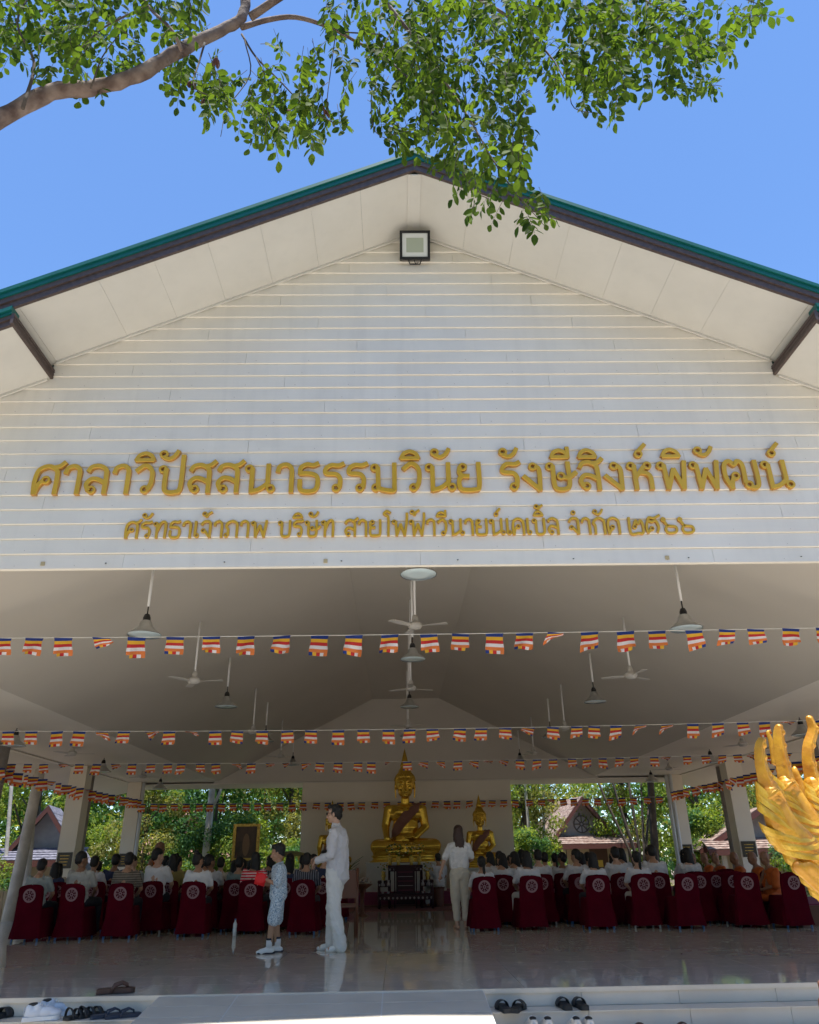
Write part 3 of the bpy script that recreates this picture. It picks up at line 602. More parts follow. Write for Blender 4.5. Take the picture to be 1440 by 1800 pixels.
bunting((-8.05, 8.3, 3.43), (8.05, 8.3, 3.45), LY(-5.0), LY(5.0), .372/16.1, 'nearest row of striped flags strung across the hall front', .05, .16, 3, 0, 1, 0, .88)
bunting((-8.05, 11.5, 2.93), (8.05, 11.5, 2.93), .02, .98, .345/16.1, 'second row of striped flags strung across below the fans', .09, .26, 5, 0, 1, 0, .80)
bunting((-8.05, 15.5, 2.90), (8.05, 15.5, 2.90), .02, .98, .335/16.1, 'third row of small striped flags over the seated audience', .07, .36, 8, 0, 1, 0, .76)
bunting((-8.05, 23.75, 2.68), (8.05, 23.75, 2.66), .02, .98, .345/16.1, 'farthest row of flags hung along the back wall behind the statues', .04, .08, 9, 0, 1, 0, .9)
bunting((-7.75, 9.0, 2.93), (-7.78, 23.8, 2.78), .02, .99, .027, 'row of flags running back along the left columns', .1, .2, 11, 0, 1, 1)
bunting((7.75, 9.0, 2.93), (7.78, 23.8, 2.78), .02, .99, .027, 'row of flags running back along the right columns', .1, .2, 12, 0, 1, 1)
# ============================================================ CHAIRS
def chair_proto(sd=3, hw=1.0):
    t = thing('banquet_chair', 'x', 'chair')
    n = 56; m = MB(); lev = [(.045, .262, .27, 1), (.16, .25, .26, .8), (.28, .235, .245, .5), (.40, .222, .235, .2), (.445, .218, .23, .05), (.465, .205, .215, 0), (.468, .05, .05, 0)]
    rr = random.Random(sd); ph = [rr.uniform(0, 6) for _ in range(4)]
    for z, hx, hy, fo in lev:
        for k in range(n):
            a = 2*math.pi*k/n; c, s = math.cos(a), math.sin(a); e = .32
            x = hx*math.copysign(abs(c)**e, c); y = hy*math.copysign(abs(s)**e, s)
            w = 1+fo*.045*(math.sin((7+sd % 3)*a+ph[0])+.6*math.sin(15*a+ph[1])+.5*math.sin(4*a+ph[3]))
            m.v.append((x*w, y*w, z+fo*.006*math.sin(6*a+ph[2])))
    for i in range(len(lev)-1): m.f += [(i*n+k, i*n+(k+1) % n, (i+1)*n+(k+1) % n, (i+1)*n+k) for k in range(n)]
    m.m = [0]*len(m.f); m.f.append(tuple((len(lev)-1)*n+k for k in range(n))); m.m.append(0)
    me = m; n2 = 32; o = len(me.v); L2 = [(.05, .234), (.2, .225), (.30, .222), (.44, .212), (.55, .206), (.66, .204), (.74, .20), (.775, .188), (.80, .155), (.808, .10), (.811, .03)]
    for z, hx in L2:
        yc = -.225-.14*max(0, z-.40)-(.012 if z < .3 else 0); th = .033 if z < .78 else .018
        for k in range(n2):
            a = 2*math.pi*k/n2; c, s = math.cos(a), math.sin(a)
            me.v.append((hx*math.copysign(abs(c)**.45, c)*(1+.018*math.sin(z*(16+sd)+k)), yc+th*math.copysign(abs(s)**.6, s)+.007*math.sin(c*(4+sd % 4)+z*(9+sd)), z+.006*math.sin(c*5+sd)))
    for i in range(len(L2)-1): me.f += [(o+i*n2+k, o+i*n2+(k+1) % n2, o+(i+1)*n2+(k+1) % n2, o+(i+1)*n2+k) for k in range(n2)]; me.m += [0]*n2
    me.f.append(tuple(o+(len(L2)-1)*n2+k for k in range(n2))); me.m.append(0)
    me.build('cover', maroon, t, True)
    w = MB()
    def pt(r, a): x = r*math.cos(a); z = .655+r*math.sin(a); return (x, -.268-.14*(z-.40)-.0035, z)
    def ann(r0, r1, n=40, a0=0, a1=2*math.pi):
        o = len(w.v)
        for i in range(n+1):
            a = a0+(a1-a0)*i/n; p, q = pt(r0, a), pt(r1, a); w.v += [p, q, (q[0], q[1]+.003, q[2]), (p[0], p[1]+.003, p[2])]
        for i in range(n): b = o+4*i; w.f += [(b, b+4, b+5, b+1), (b+1, b+5, b+6, b+2), (b+2, b+6, b+7, b+3), (b+3, b+7, b+4, b)]
    ann(.092, .101); ann(.072, .082); ann(.012, .026, 20); ann(.082, .0925, 48, 0, 6.283)
    for k in range(8):
        a = k*math.pi/4; ann(.026, .073, 1, a-.09, a+.09)
        for q in (-1, 1): ann(.050, .060, 2, a+q*.2-.06, a+q*.2+.06)
    w.m = [0]*len(w.f); w.build('wheel_emblem', wheelp, t)
    for x, y in ((-.19, -.21), (.19, -.21), (-.19, .2), (.19, .2)):
        MB().tube([(x*1.08, y*1.06, 0.001), (x, y, .12)], [.016, .02], 8).build('leg', blueleg, t, True)
    return t
CHS = [chair_proto(3), chair_proto(8), chair_proto(13)]; used = [False]*3
LFT = [[(43, 1656), (120, 1653), (203, 1651), (262, 1641), (334, 1647), (438, 1642), (533, 1643)],
       [(92, 1640), (158, 1640), (182, 1634), (300, 1628), (376, 1632), (409, 1638), (468, 1633), (500, 1634), (566, 1634)]]
RGT = [[(854, 1637), (936, 1635), (1058, 1634), (1140, 1632), (1214, 1633), (1328, 1631), (1405, 1632)],
       [(886, 1622), (912, 1624), (1000, 1620), (1026, 1624), (1100, 1625), (1168, 1624), (1240, 1624), (1268, 1622), (1300, 1624)]]
seats = []   # x, y, rz, row, side
for side, rows in (('left', LFT), ('right', RGT)):
    for ri, row in enumerate(rows):
        for k, (px, py) in enumerate(row): p = atZ(px, py, 0); seats.append((p.x, p.y+.22, (random.uniform(-.12, .12) if ri == 0 else random.uniform(-.06, .06)), ri, side, k, len(row)))
for side in ('left', 'right'):
    for ri in range(2, 5):
        for k in range(8):
            x = (-1.55-.72*k) if side == 'left' else (1.65+.70*k)
            seats.append((x-(.35*(ri % 2) if side == 'left' else -.3*(ri % 2)), 14.6+1.05*(ri-1)-.1, random.uniform(-.05, .05), ri, side, k, 8))
RN = ['nearest row', 'second row', 'third row', 'fourth row', 'fifth row']
for (x, y, rz, ri, side, k, n) in seats:
    kk = k if ri < 2 else k
    if ri < 2: pos = ORD[k]+' from the left'
    else: pos = ORD[kk]+' from the centre aisle'
    lab = 'maroon covered chair with wheel emblem, %s, %s block, %s' % (RN[ri], side, pos)
    legm = [blueleg, greyleg, blueleg, dark][(k*3+ri) % 4]
    ci = (k*2+ri) % 3; CH0 = CHS[ci]
    if not used[ci]: CH0.location = (x, y, 0); CH0.rotation_euler = (0, 0, rz); CH0['label'] = lab; CH0['group'] = 'maroon covered chairs set out in rows'; used[ci] = True
    else: dup(CH0, (x, y, 0), rz, lab, 'maroon covered chairs set out in rows', mats={'leg': legm})
# ============================================================ PEOPLE
def head(m, c, s=1, yaw=0, pitch=0, face=True):
    q = Euler((pitch, 0, yaw)).to_matrix(); c = Vector(c)
    def E(p, r, rot=(0, 0, 0)):
        mm = MB().ell((0, 0, 0), (r[0]*s, r[1]*s, r[2]*s), rot); o = q @ (Vector(p)*s)+c; m.add([tuple(q @ Vector(v)+o) for v in mm.v], mm.f)
    E((0, -.012, .03), (.074, .092, .095)); E((0, .022, -.03), (.060, .068, .078)); E((0, .055, -.085), (.030, .028, .026))
    E((0, -.02, -.02), (.066, .07, .08))
    if face:
        E((0, .093, -.022), (.012, .02, .026), (.35, 0, 0)); E((0, .105, -.038), (.016, .013, .011)); E((0, .078, .022), (.052, .018, .010))
        E((0, .086, -.064), (.024, .012, .006)); E((0, .084, -.073), (.019, .012, .007)); 
        for x in (-1, 1): E((x*.036, .066, -.028), (.022, .02, .02)); E((x*.028, .082, .005), (.011, .008, .006))
    for x in (-1, 1): E((x*.076, -.004, -.01), (.010, .022, .033), (0, x*.2, 0))
def hand(m, w, d, up, s=1, side=1, curl=.5):
    """palm + five fingers; w wrist, d direction of fingers, up = back of hand normal"""
    d = Vector(d).normalized(); up = Vector(up); up = (up-d*up.dot(d)).normalized(); sd_ = d.cross(up)*side; w = Vector(w)
    P = lambda a, b, c: w+d*a*s+sd_*b*s+up*c*s
    for b in (-.027, -.009, .009, .027): m.cap(P(0, b*.7, 0), P(.082, b, 0), .0145*s, .012*s, 8)
    for b, L in ((-.031, .062), (-.0105, .072), (.0105, .068), (.031, .052)):
        a = P(.082, b, 0); k1 = P(.082+L*.5*math.cos(curl), b*1.12, -L*.5*math.sin(curl)); k2 = k1+d*(L*.5*s*math.cos(curl*2.1))-up*(L*.5*s*math.sin(curl*2.1))
        m.cap(a, k1, .0095*s, .0085*s, 8); m.cap(k1, k2, .0085*s, .007*s, 8)
    m.cap(P(.02, -.03, -.004), P(.055, -.055, -.014), .013*s, .011*s, 8); m.cap(P(.055, -.055, -.014), P(.088, -.05, -.028), .010*s, .008*s, 8)
def foot(m, a, d, s=1, r=.0):
    a = Vector(a); d = Vector((d[0], d[1], 0)).normalized(); z = a.z
    m.chain([a-d*.045*s+Vector((0, 0, -z+.032*s+r*.3)), a+d*.04*s+Vector((0, 0, -z+.045*s+r*.3)), a+d*.12*s+Vector((0, 0, -z+.028*s+r*.3)), a+d*.17*s+Vector((0, 0, -z+.020*s+r*.3))], [.032*s+r, .036*s+r, .034*s+r, .02*s+r]); m.cap(a+Vector((0, 0, -z+.05*s)), a, .036*s+r, .036*s+r)
# ---- seated figures (facing +Y, root on the floor under the seat)
def seated(kind, yaw, lean=0, monk=False):
    sc = .93
    b = MB(); hz = Vector((.02*lean, -.05+.04*lean, 1.175)); ch = Vector((0, -.10, .88))
    head(b, hz+Vector((0, 0, -.02)), 1, yaw, -.1 if not monk else -.35)
    b.cap((0, -.085, 1.0), hz+Vector((0, -.015, -.05)), .052, .048)
    for s in (-1, 1):
        sh = Vector((s*.175, -.10, .965)); el = Vector((s*.235, .02, .72)); wr = Vector((s*.10, .22, .60))
        b.cap(sh, el, .045, .036); b.cap(el, wr, .034, .024); hand(b, wr, (-s*.4, 1, -.1), (0, .1, 1), .95, s, .5)
    if not monk:
        for s in (-1, 1): b.chain([(s*.09, -.02, .52), (s*.11, .40, .50), (s*.115, .44, .08)], [.075, .055, .04]); foot(b, (s*.115, .44, .07), (0, 1))
    b.chain([(0, -.06, .56), (0, -.09, .80), (0, -.095, .95)], [.12, .13, .10])
    body = b.fuse('body', skin, .013, 3)
    t = MB(); 
    t.ell((0, -.075, .60), (.175, .125, .15)); t.ell((0, -.09, .78), (.178, .125, .17)); t.ell((0, -.10, .90), (.190, .115, .11)); t.ell((0, -.085, .99), (.10, .07, .05))
    for s in (-1, 1):
        sh = Vector((s*.165, -.10, .955)); el = Vector((s*.235, .02, .72)); t.cap(sh, sh.lerp(el, .72), .060, .056); 
    shirt = t.fuse('shirt', wshirt, .013, 3, .034, .07)
    h = MB(); q = Euler((0, 0, yaw)).to_matrix(); 
    def HE(p, r, rot=(0, 0, 0)): mm = MB().ell((0, 0, 0), r, rot); o = q @ Vector(p)+hz; h.add([tuple(q @ Vector(v)+o) for v in mm.v], mm.f)
    if kind != 'bald':
        HE((0, -.018, .03), (.083, .098, .092)); HE((0, -.045, -.02), (.078, .075, .075))
    if kind == 'long':
        HE((0, -.075, -.09), (.085, .055, .15)); HE((0.01, -.085, -.2), (.08, .045, .15)); HE((.015, -.09, -.3), (.05, .035, .12))
        for s in (-1, 1): HE((s*.07, -.02, -.10), (.022, .05, .12))
    if kind == 'tail': HE((0, -.12, -.02), (.03, .03, .035)); HE((.01, -.13, -.12), (.028, .026, .12)); HE((.015, -.125, -.24), (.02, .02, .10))
    if kind == 'bun': HE((0, -.06, .13), (.045, .045, .04))
    hair = h.fuse('hair', hairm, .011, 1, .012, .02) if kind != 'bald' else None
    tr = MB()
    for s in (-1, 1): tr.chain([(s*.09, -.03, .53), (s*.12, .40, .515), (s*.12, .44, .10)], [.095, .075, .06])
    trs = tr.fuse('trousers', trou, .018, 2)
    return body, shirt, hair, trs
V = {}
V['short'] = seated('short', 0); V['shortL'] = seated('short', .7, 1); V['shortR'] = seated('short', -.75, -1); V['long'] = seated('long', .25); V['longL'] = seated('long', .85, 1); V['tail'] = seated('tail', .1); V['bun'] = seated('bun', -.6, -1)
gshirt = mat('grey_green_shirt', (.30, .33, .32), .9); ngt = mat('navy_shirt', (.03, .04, .09), .9); knit = stripemat('knit_sweater', (.42, .41, .38), (.36, .35, .32), 60); checks = stripemat('brown_check_shirt', (.10, .08, .065), (.25, .21, .16), 28); teal = mat('teal_shirt', (.16, .22, .22), .9)
redst = stripemat('red_striped_shirt', (.65, .03, .05), (.75, .62, .60), 22); plaid = stripemat('dark_plaid_shirt', (.03, .03, .04), (.20, .20, .24), 26, 0); olive = mat('mustard_shirt', (.30, .24, .08), .9); creams = mat('cream_blouse', (.55, .50, .42), .9); cloths = {'g': (gshirt, 'grey-green shirt'), 'n': (ngt, 'navy shirt'), 'k': (knit, 'grey knit sweater'), 'c': (checks, 'brown checked shirt'), 't': (teal, 'dull teal shirt'), 'r': (redst, 'red striped shirt'), 'p': (plaid, 'dark plaid shirt'), 'o': (olive, 'mustard shirt'), 'm': (creams, 'cream blouse'), 'w': (wshirt, 'white shirt'), 'e': (tee, 'white tee shirt')}
HN = {'short': 'short hair', 'shortL': 'short hair turned left', 'shortR': 'short hair turned right', 'long': 'long hair', 'longL': 'long hair turned left', 'tail': 'black ponytail', 'bun': 'hair bun leaning right'}
def sit(x, y, rz, v, cl, ri, side, k, s=.95, sk=None):
    bo, sh, ha, tr = V[v]; pos = ORD[k]+(' from left' if ri < 2 else ' from aisle')
    t = thing('person', 'person in %s, %s, %s %s block, %s' % (cloths[cl][1], HN[v], RN[ri], side, pos), 'person', (x, y, 0), rz, 'people seated on the maroon chairs', s)
    link('body', bo, t, mtl=sk); link('shirt', sh, t, mtl=cloths[cl][0]); link('hair', ha, t)
    link('trousers', tr, t, mtl=[trou, wpant][(k+ri) % 2] if side == 'right' else trou); return t
occ = {('left', 0): [('short', 'g', .96, 0), ('shortR', 'k', 1.04, -.1), ('short', 'c', 1.02, 0), ('shortR', 'e', 1.08, -.3), ('bun', 'e', 1.0, .1), ('long', 'r', 1.0, -.15), ('short', 'p', .98, .1)],
       ('left', 1): [None, None, ('short', 'n', 1.02, 0), ('bun', 'o', .98, .2), ('short', 'm', .95, 0), ('short', 't', .95, 0), None, ('long', 'n', .93, .3), ('short', 'n', 1.02, 0)],
       ('right', 0): [('tail', 'w', .9, .1), ('long', 'w', .96, .1), ('long', 'w', .93, .2), ('tail', 'w', .93, 0), None, None, None],
       ('right', 1): [('long', 'w', .97, .3), ('longL', 'w', .96, .2), ('shortL', 'w', .94, .2), ('shortL', 'w', .98, .5), ('short', 'w', 1.0, 0), ('short', 'w', 1.02, .1), None, None, None]}
rs = random.Random(21)
for (x, y, rz, ri, side, k, n) in seats:
    if (side, ri) in occ: o = occ[(side, ri)][k]
    else:
        if side == 'right' and k > 5: o = None
        else:
            hv = rs.choice(['short', 'long', 'shortL', 'shortR', 'tail', 'short', 'longL']); cl = 'w' if side == 'right' or rs.random() < .2 else rs.choice('gnkctpomme'); o = (hv, cl, rs.uniform(.90, 1.0), rs.uniform(-.15, .15))
    if o: sit(x, y+.02, rz+o[3]*.3, o[0], o[1], ri, side, k, o[2]*.97, [None, skinl, skin, skind][(k*7+ri) % 4])
# backpack of the fourth person: dark print on the tee
# ---- monks
def monkmesh():
    b = MB(); head(b, (0, .04, .73), 1, 0, -.3); b.cap((0, -.01, .55), (0, .02, .68), .052, .048)
    b.chain([(0, 0, .12), (0, -.03, .35), (0, -.03, .5)], [.14, .13, .11])
    for s in (-1, 1): sh = Vector((s*.18, -.02, .5)); el = Vector((s*.235, .08, .27)); wr = Vector((s*.06, .26, .20)); b.cap(sh, el, .045, .038); b.cap(el, wr, .036, .026); hand(b, wr, (-s*.6, .6, 0), (0, 0, 1), 1, s, .4)
    body = b.fuse('body', skind, .014, 3)
    r = MB(); r.ell((0, 0, .14), (.2, .17, .14)); r.ell((0, -.03, .34), (.185, .135, .2)); r.ell((-.03, -.03, .49), (.17, .115, .09)); r.cap((-.17, -.02, .5), (-.235, .07, .27), .07, .075); r.cap((-.17, -.02, .5), (.1, 0, .3), .07, .11)
    for s in (-1, 1): r.cap((s*.12, 0, .08), (s*.32, .22, .07), .1, .075); r.cap((s*.32, .22, .07), (-s*.06, .3, .06), .07, .05)
    return body, r.fuse('robe', orange, .015, 3, .03, .09)
MK = monkmesh()
def monk(x, y, z, rz, lab, s=1.0):
    t = thing('person', lab, 'person', (x, y, z), rz, 'monks in saffron robes', s); link('body', MK[0], t); link('robe', MK[1], t); return t
dais = thing('monk_platform', 'low carpeted platform the monks sit on by the right columns', 'platform', (6.9, 18.4, 0))
MB().box(-.55, .75, -4.4, 4.6, 0, .30).build('deck', wood, dais); MB().box(-.53, .73, -4.38, 4.58, .301, .32).build('carpet', purple, dais)
for i, (px, y) in enumerate(((1222, 20.9), (1243, 19.5), (1262, 18.3), (1296, 16.9), (1328, 15.9), (1350, 15.0))):
    p = atY(px, 1520, y); monk(p.x, y, .32, R(90)+.15*(i % 3-1), 'monk in saffron robe on the right platform, %s from the back of the row' % ORD[i], .95)
dl = thing('monk_platform', 'low wooden platform on the left behind the seated crowd', 'platform', (-6.0, 20.4, 0)); MB().box(-.9, .9, -.9, .9, 0, .42).build('deck', wood, dl)
monk(-6.1, 20.2, .42, R(-100), 'bald monk sitting highest above the crowd on the left', 1.35)
# ---- the man in white (profile, facing left)
mp = atZ(588, 1672, 0)
man = thing('person', 'man in white collarless shirt, white trousers and sunglasses standing in profile', 'person', (mp.x, mp.y, 0), R(78))
sc = 1.03
b = MB(); hc = Vector((0, .045, 1.645)); head(b, hc, 1.0, .10, -.06)
b.cap((0, .0, 1.46), (0, .03, 1.58), .056, .053); b.ell((0, 0, .98), (.15, .10, .15)); b.ell((0, .0, 1.15), (.13, .095, .18)); b.ell((0, -.01, 1.33), (.16, .095, .14))
EL = {}
for s, el, wr in ((1, (.25, .02, 1.13), (.06, .27, 1.10)), (-1, (-.25, .0, 1.13), (-.10, .26, 1.06))):
    sh = Vector((s*.185, -.01, 1.40)); b.cap(sh, el, .05, .04); b.cap(el, wr, .038, .027); EL[s] = (sh, Vector(el), Vector(wr))
hand(b, EL[1][2], (-.35, .75, -.35), (.6, .3, .7), 1, 1, .55); hand(b, EL[-1][2], (.5, .6, -.5), (-.6, .3, .7), 1, -1, .6)
for s, dy in ((1, .10), (-1, -.08)): b.chain([(s*.09, 0, .92), (s*.10, .03+dy*.4, .50), (s*.10, dy-.02, .08)], [.085, .058, .042]); foot(b, (s*.10, dy-.02, .08), (0, 1), 1.05)
link('body', b.fuse('body', skinl, .0065, 4), man, scale=(sc,)*3)
t = MB(); t.ell((0, -.01, 1.28), (.20, .145, .22)); t.cap((-.05, -.015, 1.30), (-.05, -.02, .92), .138, .142); t.cap((.05, -.015, 1.30), (.05, -.02, .92), .138, .142); t.cap((-.13, -.012, 1.40), (.13, -.012, 1.40), .08, .08); t.cap((0, -.0, 1.43), (0, .018, 1.50), .078, .064)
t.ell((0, -.045, .88), (.17, .13, .12))
for s in (1, -1): sh, el, wr = EL[s]; t.cap(sh, el, .073, .060); t.cap(el, el.lerp(wr, .88), .058, .045)
link('shirt', t.fuse('shirt', wshirt, .009, 3, .034, .055), man, scale=(sc,)*3)
t = MB()
for s, dy in ((1, .10), (-1, -.08)): t.chain([(s*.085, 0, .90), (s*.095, .025+dy*.4, .50), (s*.10, dy-.03, .07)], [.120, .092, .084])
link('trousers', t.fuse('trousers', wpant, .009, 3, .030, .07), man, scale=(sc,)*3)
sockm = mat('white_sock', (.78, .77, .74), .9)
for s, dy in ((1, .10), (-1, -.08)): t = MB(); foot(t, (s*.10, dy-.02, .08), (0, 1), 1.0, .004); link('sock', t.fuse('sock', sockm, .008, 3), man, scale=(sc,)*3)
t = MB(); q = Euler((0, 0, .10)).to_matrix()
for p, r in (((0, -.025, .05), (.084, .094, .085)), ((0, .045, .098), (.066, .052, .036)), ((0, -.06, -.01), (.076, .05, .07)), ((-.068, -.02, .02), (.018, .055, .06)), ((.068, -.02, .02), (.018, .055, .06))):
    o = q @ Vector(p)+hc; t.ell(o, r)
link('hair', t.fuse('hair', hairm, .007, 2, .014, .02), man, scale=(sc,)*3)
t = MB()
for x in (-.033, .033): o = q @ Vector((x, .098, .006))+hc; t.ell(o, (.026, .008, .019))
for x in (-1, 1): t.tube([q @ Vector((x*.058, .095, .012))+hc, q @ Vector((x*.08, .03, .012))+hc, q @ Vector((x*.082, -.02, .0))+hc], .004, 6)
t.tube([q @ Vector((-.058, .097, .014))+hc, q @ Vector((.058, .097, .014))+hc], .004, 6)
o = t.build('sunglasses', dark, man, True); o.scale = (sc,)*3
# ---- boy
bp_ = atZ(484, 1675, 0)
boy = thing('person', 'boy in blue-white patterned shirt and shorts holding a red packet', 'person', (bp_.x, bp_.y, 0), R(100)); boy.scale = (.985,)*3
b = MB(); hc = Vector((0.0, .035, 1.225)); head(b, hc, .95, -.15, -.22)
b.cap((0, 0, 1.06), (0, .02, 1.15), .042, .042); b.ell((0, 0, .72), (.11, .085, .12)); b.ell((0, 0, .88), (.11, .08, .15)); b.ell((0, 0, .99), (.12, .075, .08)); EL = {}
for s, el, wr in ((1, (.185, .03, .82), (.03, .21, .83)), (-1, (-.18, .02, .82), (-.07, .20, .90))):
    sh = Vector((s*.135, 0, 1.03)); b.cap(sh, el, .038, .031); b.cap(el, wr, .031, .022); EL[s] = (sh, Vector(el), Vector(wr))
hand(b, EL[1][2], (-.3, .8, .2), (.8, .3, .5), .8, 1, .6); hand(b, EL[-1][2], (.3, .8, .1), (-.7, .2, .7), .8, -1, .6)
for s, dy in ((1, -.03), (-1, .09)): b.chain([(s*.075, 0, .68), (s*.085, .02+dy*.5, .37), (s*.085, dy, .07)], [.075, .050, .034]); foot(b, (s*.085, dy, .07), (s*.12, 1), .9)
link('body', b.fuse('body', skin, .006, 4), boy)
t = MB(); t.ell((0, 0, .97), (.148, .105, .13)); t.cap((-.04, 0, .92), (-.045, 0, .70), .11, .122); t.cap((.04, 0, .92), (.045, 0, .70), .11, .122); t.cap((-.09, 0, 1.04), (.09, 0, 1.04), .055, .055)
for s in (1, -1): sh, el, wr = EL[s]; t.cap(sh, sh.lerp(el, .82), .06, .066)
link('shirt', t.fuse('shirt', boyc, .009, 3, .026, .05), boy)
t = MB(); t.tube([(-.06, .03, 1.085), (-.035, .085, 1.05), (0, .10, 1.0), (.035, .085, 1.05), (.06, .03, 1.085), (.045, -.04, 1.10), (-.045, -.04, 1.10), (-.06, .03, 1.085)], .013, 8).build('collar', mat('blue_collar', (.45, .52, .58), .9), boy, True)
t = MB()
for s, dy in ((1, -.03), (-1, .09)): t.chain([(s*.07, 0, .67), (s*.085, .01+dy*.4, .40)], [.098, .088])
link('shorts', t.fuse('shorts', boyc, .010, 3, .012, .08), boy)
cuffm = mat('white_cuff', (.7, .7, .72), .9)
for s, dy in ((1, -.03), (-1, .09)):
    MB().tube([(s*.085, dy, .075), (s*.085, dy, .175)], [.041, .040], 14).build('sock', cuffm, boy, True); MB().tube([(s*.085, dy, .158), (s*.085, dy, .182)], [.043, .043], 14).build('sock_band', socks, boy, True)
    t2 = MB(); foot(t2, (s*.085, dy, .07), (s*.12, 1), .85, .008); link('shoe', t2.fuse('shoe', shoew, .007, 2), boy)
    t3 = MB(); d = Vector((s*.12, 1, 0)).normalized(); c = Vector((s*.085, dy, 0)); t3.chain([c-d*.05+Vector((0, 0, .012)), c+d*.135+Vector((0, 0, .012))], [.032, .028]); t3.v = [(x, y, max(0.001, min(z, .022))) for x, y, z in t3.v]; t3.build('sole', socks, boy)
t = MB()
for p, r in (((0, -.02, .055), (.082, .092, .075)), ((0, .05, .075), (.066, .045, .038)), ((0, -.05, .0), (.074, .055, .06)), ((0.068, -.01, .02), (.016, .05, .045)), ((-.068, -.01, .02), (.016, .05, .045))): t.ell(hc+Vector(p), r)
link('hair', t.fuse('hair', hairm, .007, 2, .008, .02), boy)
rp_ = MB(); rp_.hexa([(-.10, .20, .80), (-.075, .20, .80), (-.075, .34, .84), (-.10, .34, .84)], [(-.10, .18, .93), (-.075, .18, .93), (-.075, .31, .985), (-.10, .31, .985)]); rp_.ell((-.085, .25, .90), (.03, .085, .075)); pk = rp_.build('red_packet', redp, None, True)
pk.location = boy.matrix_basis @ Vector((0, 0, 0)); pk.location = boy.location; pk.rotation_euler = boy.rotation_euler; pk.scale = boy.scale; tag(pk, 'bright red paper packet held in the hands of the patterned-shirt boy', 'packet')
# ---- woman from behind
wp = atZ(812, 1633, 0)
wo = thing('person', 'woman from behind in white tee and cream trousers with long brown hair', 'person', (wp.x, wp.y, 0), R(4)); wo.scale = (1.0,)*3
b = MB(); hc = Vector((0, .02, 1.52)); head(b, hc, .96, .15, -.12); b.cap((0, -.01, 1.34), (0, .01, 1.45), .046, .043); b.ell((0, 0, .88), (.13, .10, .14)); b.ell((0, 0, 1.05), (.12, .09, .18)); b.ell((0, -.01, 1.22), (.14, .085, .12)); EL = {}
for s, el, wr in ((-1, (-.27, .01, 1.06), (-.34, .07, .84)), (1, (.235, .04, 1.08), (.17, .24, 1.02))):
    sh = Vector((s*.16, -.01, 1.29)); b.cap(sh, el, .042, .034); b.cap(el, wr, .033, .023); EL[s] = (sh, Vector(el), Vector(wr))
hand(b, EL[-1][2], (-.25, .35, -1), (-1, .1, .2), .9, -1, .4); hand(b, EL[1][2], (-.4, .9, .1), (.2, 0, 1), .9, 1, .4)
for s in (1, -1): b.chain([(s*.085, 0, .84), (s*.08, .02, .46), (s*.075, -.01, .07)], [.085, .055, .037]); foot(b, (s*.075, -.01, .07), (s*.25, 1), .93)
link('body', b.fuse('body', skinl, .0065, 4), wo)
t = MB(); t.ell((0, -.01, 1.20), (.178, .125, .15)); t.cap((-.05, 0, 1.15), (-.055, 0, 1.0), .125, .118); t.cap((.05, 0, 1.15), (.055, 0, 1.0), .125, .118); t.cap((-.10, -.01, 1.30), (.10, -.01, 1.30), .065, .065)
for s in (1, -1): sh, el, wr = EL[s]; t.cap(sh, sh.lerp(el, .75), .056, .062)
link('tee_shirt', t.fuse('tee_shirt', tee, .009, 3, .034, .06), wo)
t = MB(); t.ell((0, -.005, .86), (.172, .135, .14))
for s in (1, -1): t.chain([(s*.082, -.01, .82), (s*.085, .01, .46), (s*.075, -.01, .17)], [.112, .085, .062])
link('trousers', t.fuse('trousers', cream, .009, 3, .028, .07), wo)
t = MB()
for p, r in (((0, -.03, .04), (.086, .088, .088)), ((-.01, -.075, -.06), (.095, .05, .12)), ((.01, -.09, -.16), (.09, .045, .12)), ((.035, -.11, -.28), (.05, .03, .13)), ((-.045, -.10, -.24), (.03, .028, .10)), ((.07, -.02, -.08), (.022, .05, .13)), ((-.07, -.02, -.08), (.022, .05, .13))): t.ell(hc+Vector(p), r)
link('hair', t.fuse('hair', hairb, .008, 2, .012, .025), wo)
# ---- person at the altar bending, white beard-like blur: an attendant in white kneeling
at_ = sit(.72, 21.2, R(20), 'short', 'w', 4, 'right', 7, .95); at_['label'] = 'person in white at the foot of the altar, half hidden by the woman'
st_ = MB(); st_.lathe([(0, .42), (.17, .42), (.18, .45), (0, .46)], 20); st_.lathe([(.14, 0), (.16, .42)], 20)
tag(st_.build('stool', wood), 'low round stool at the right end of the altar', 'stool').location = (.72, 21.2, 0)
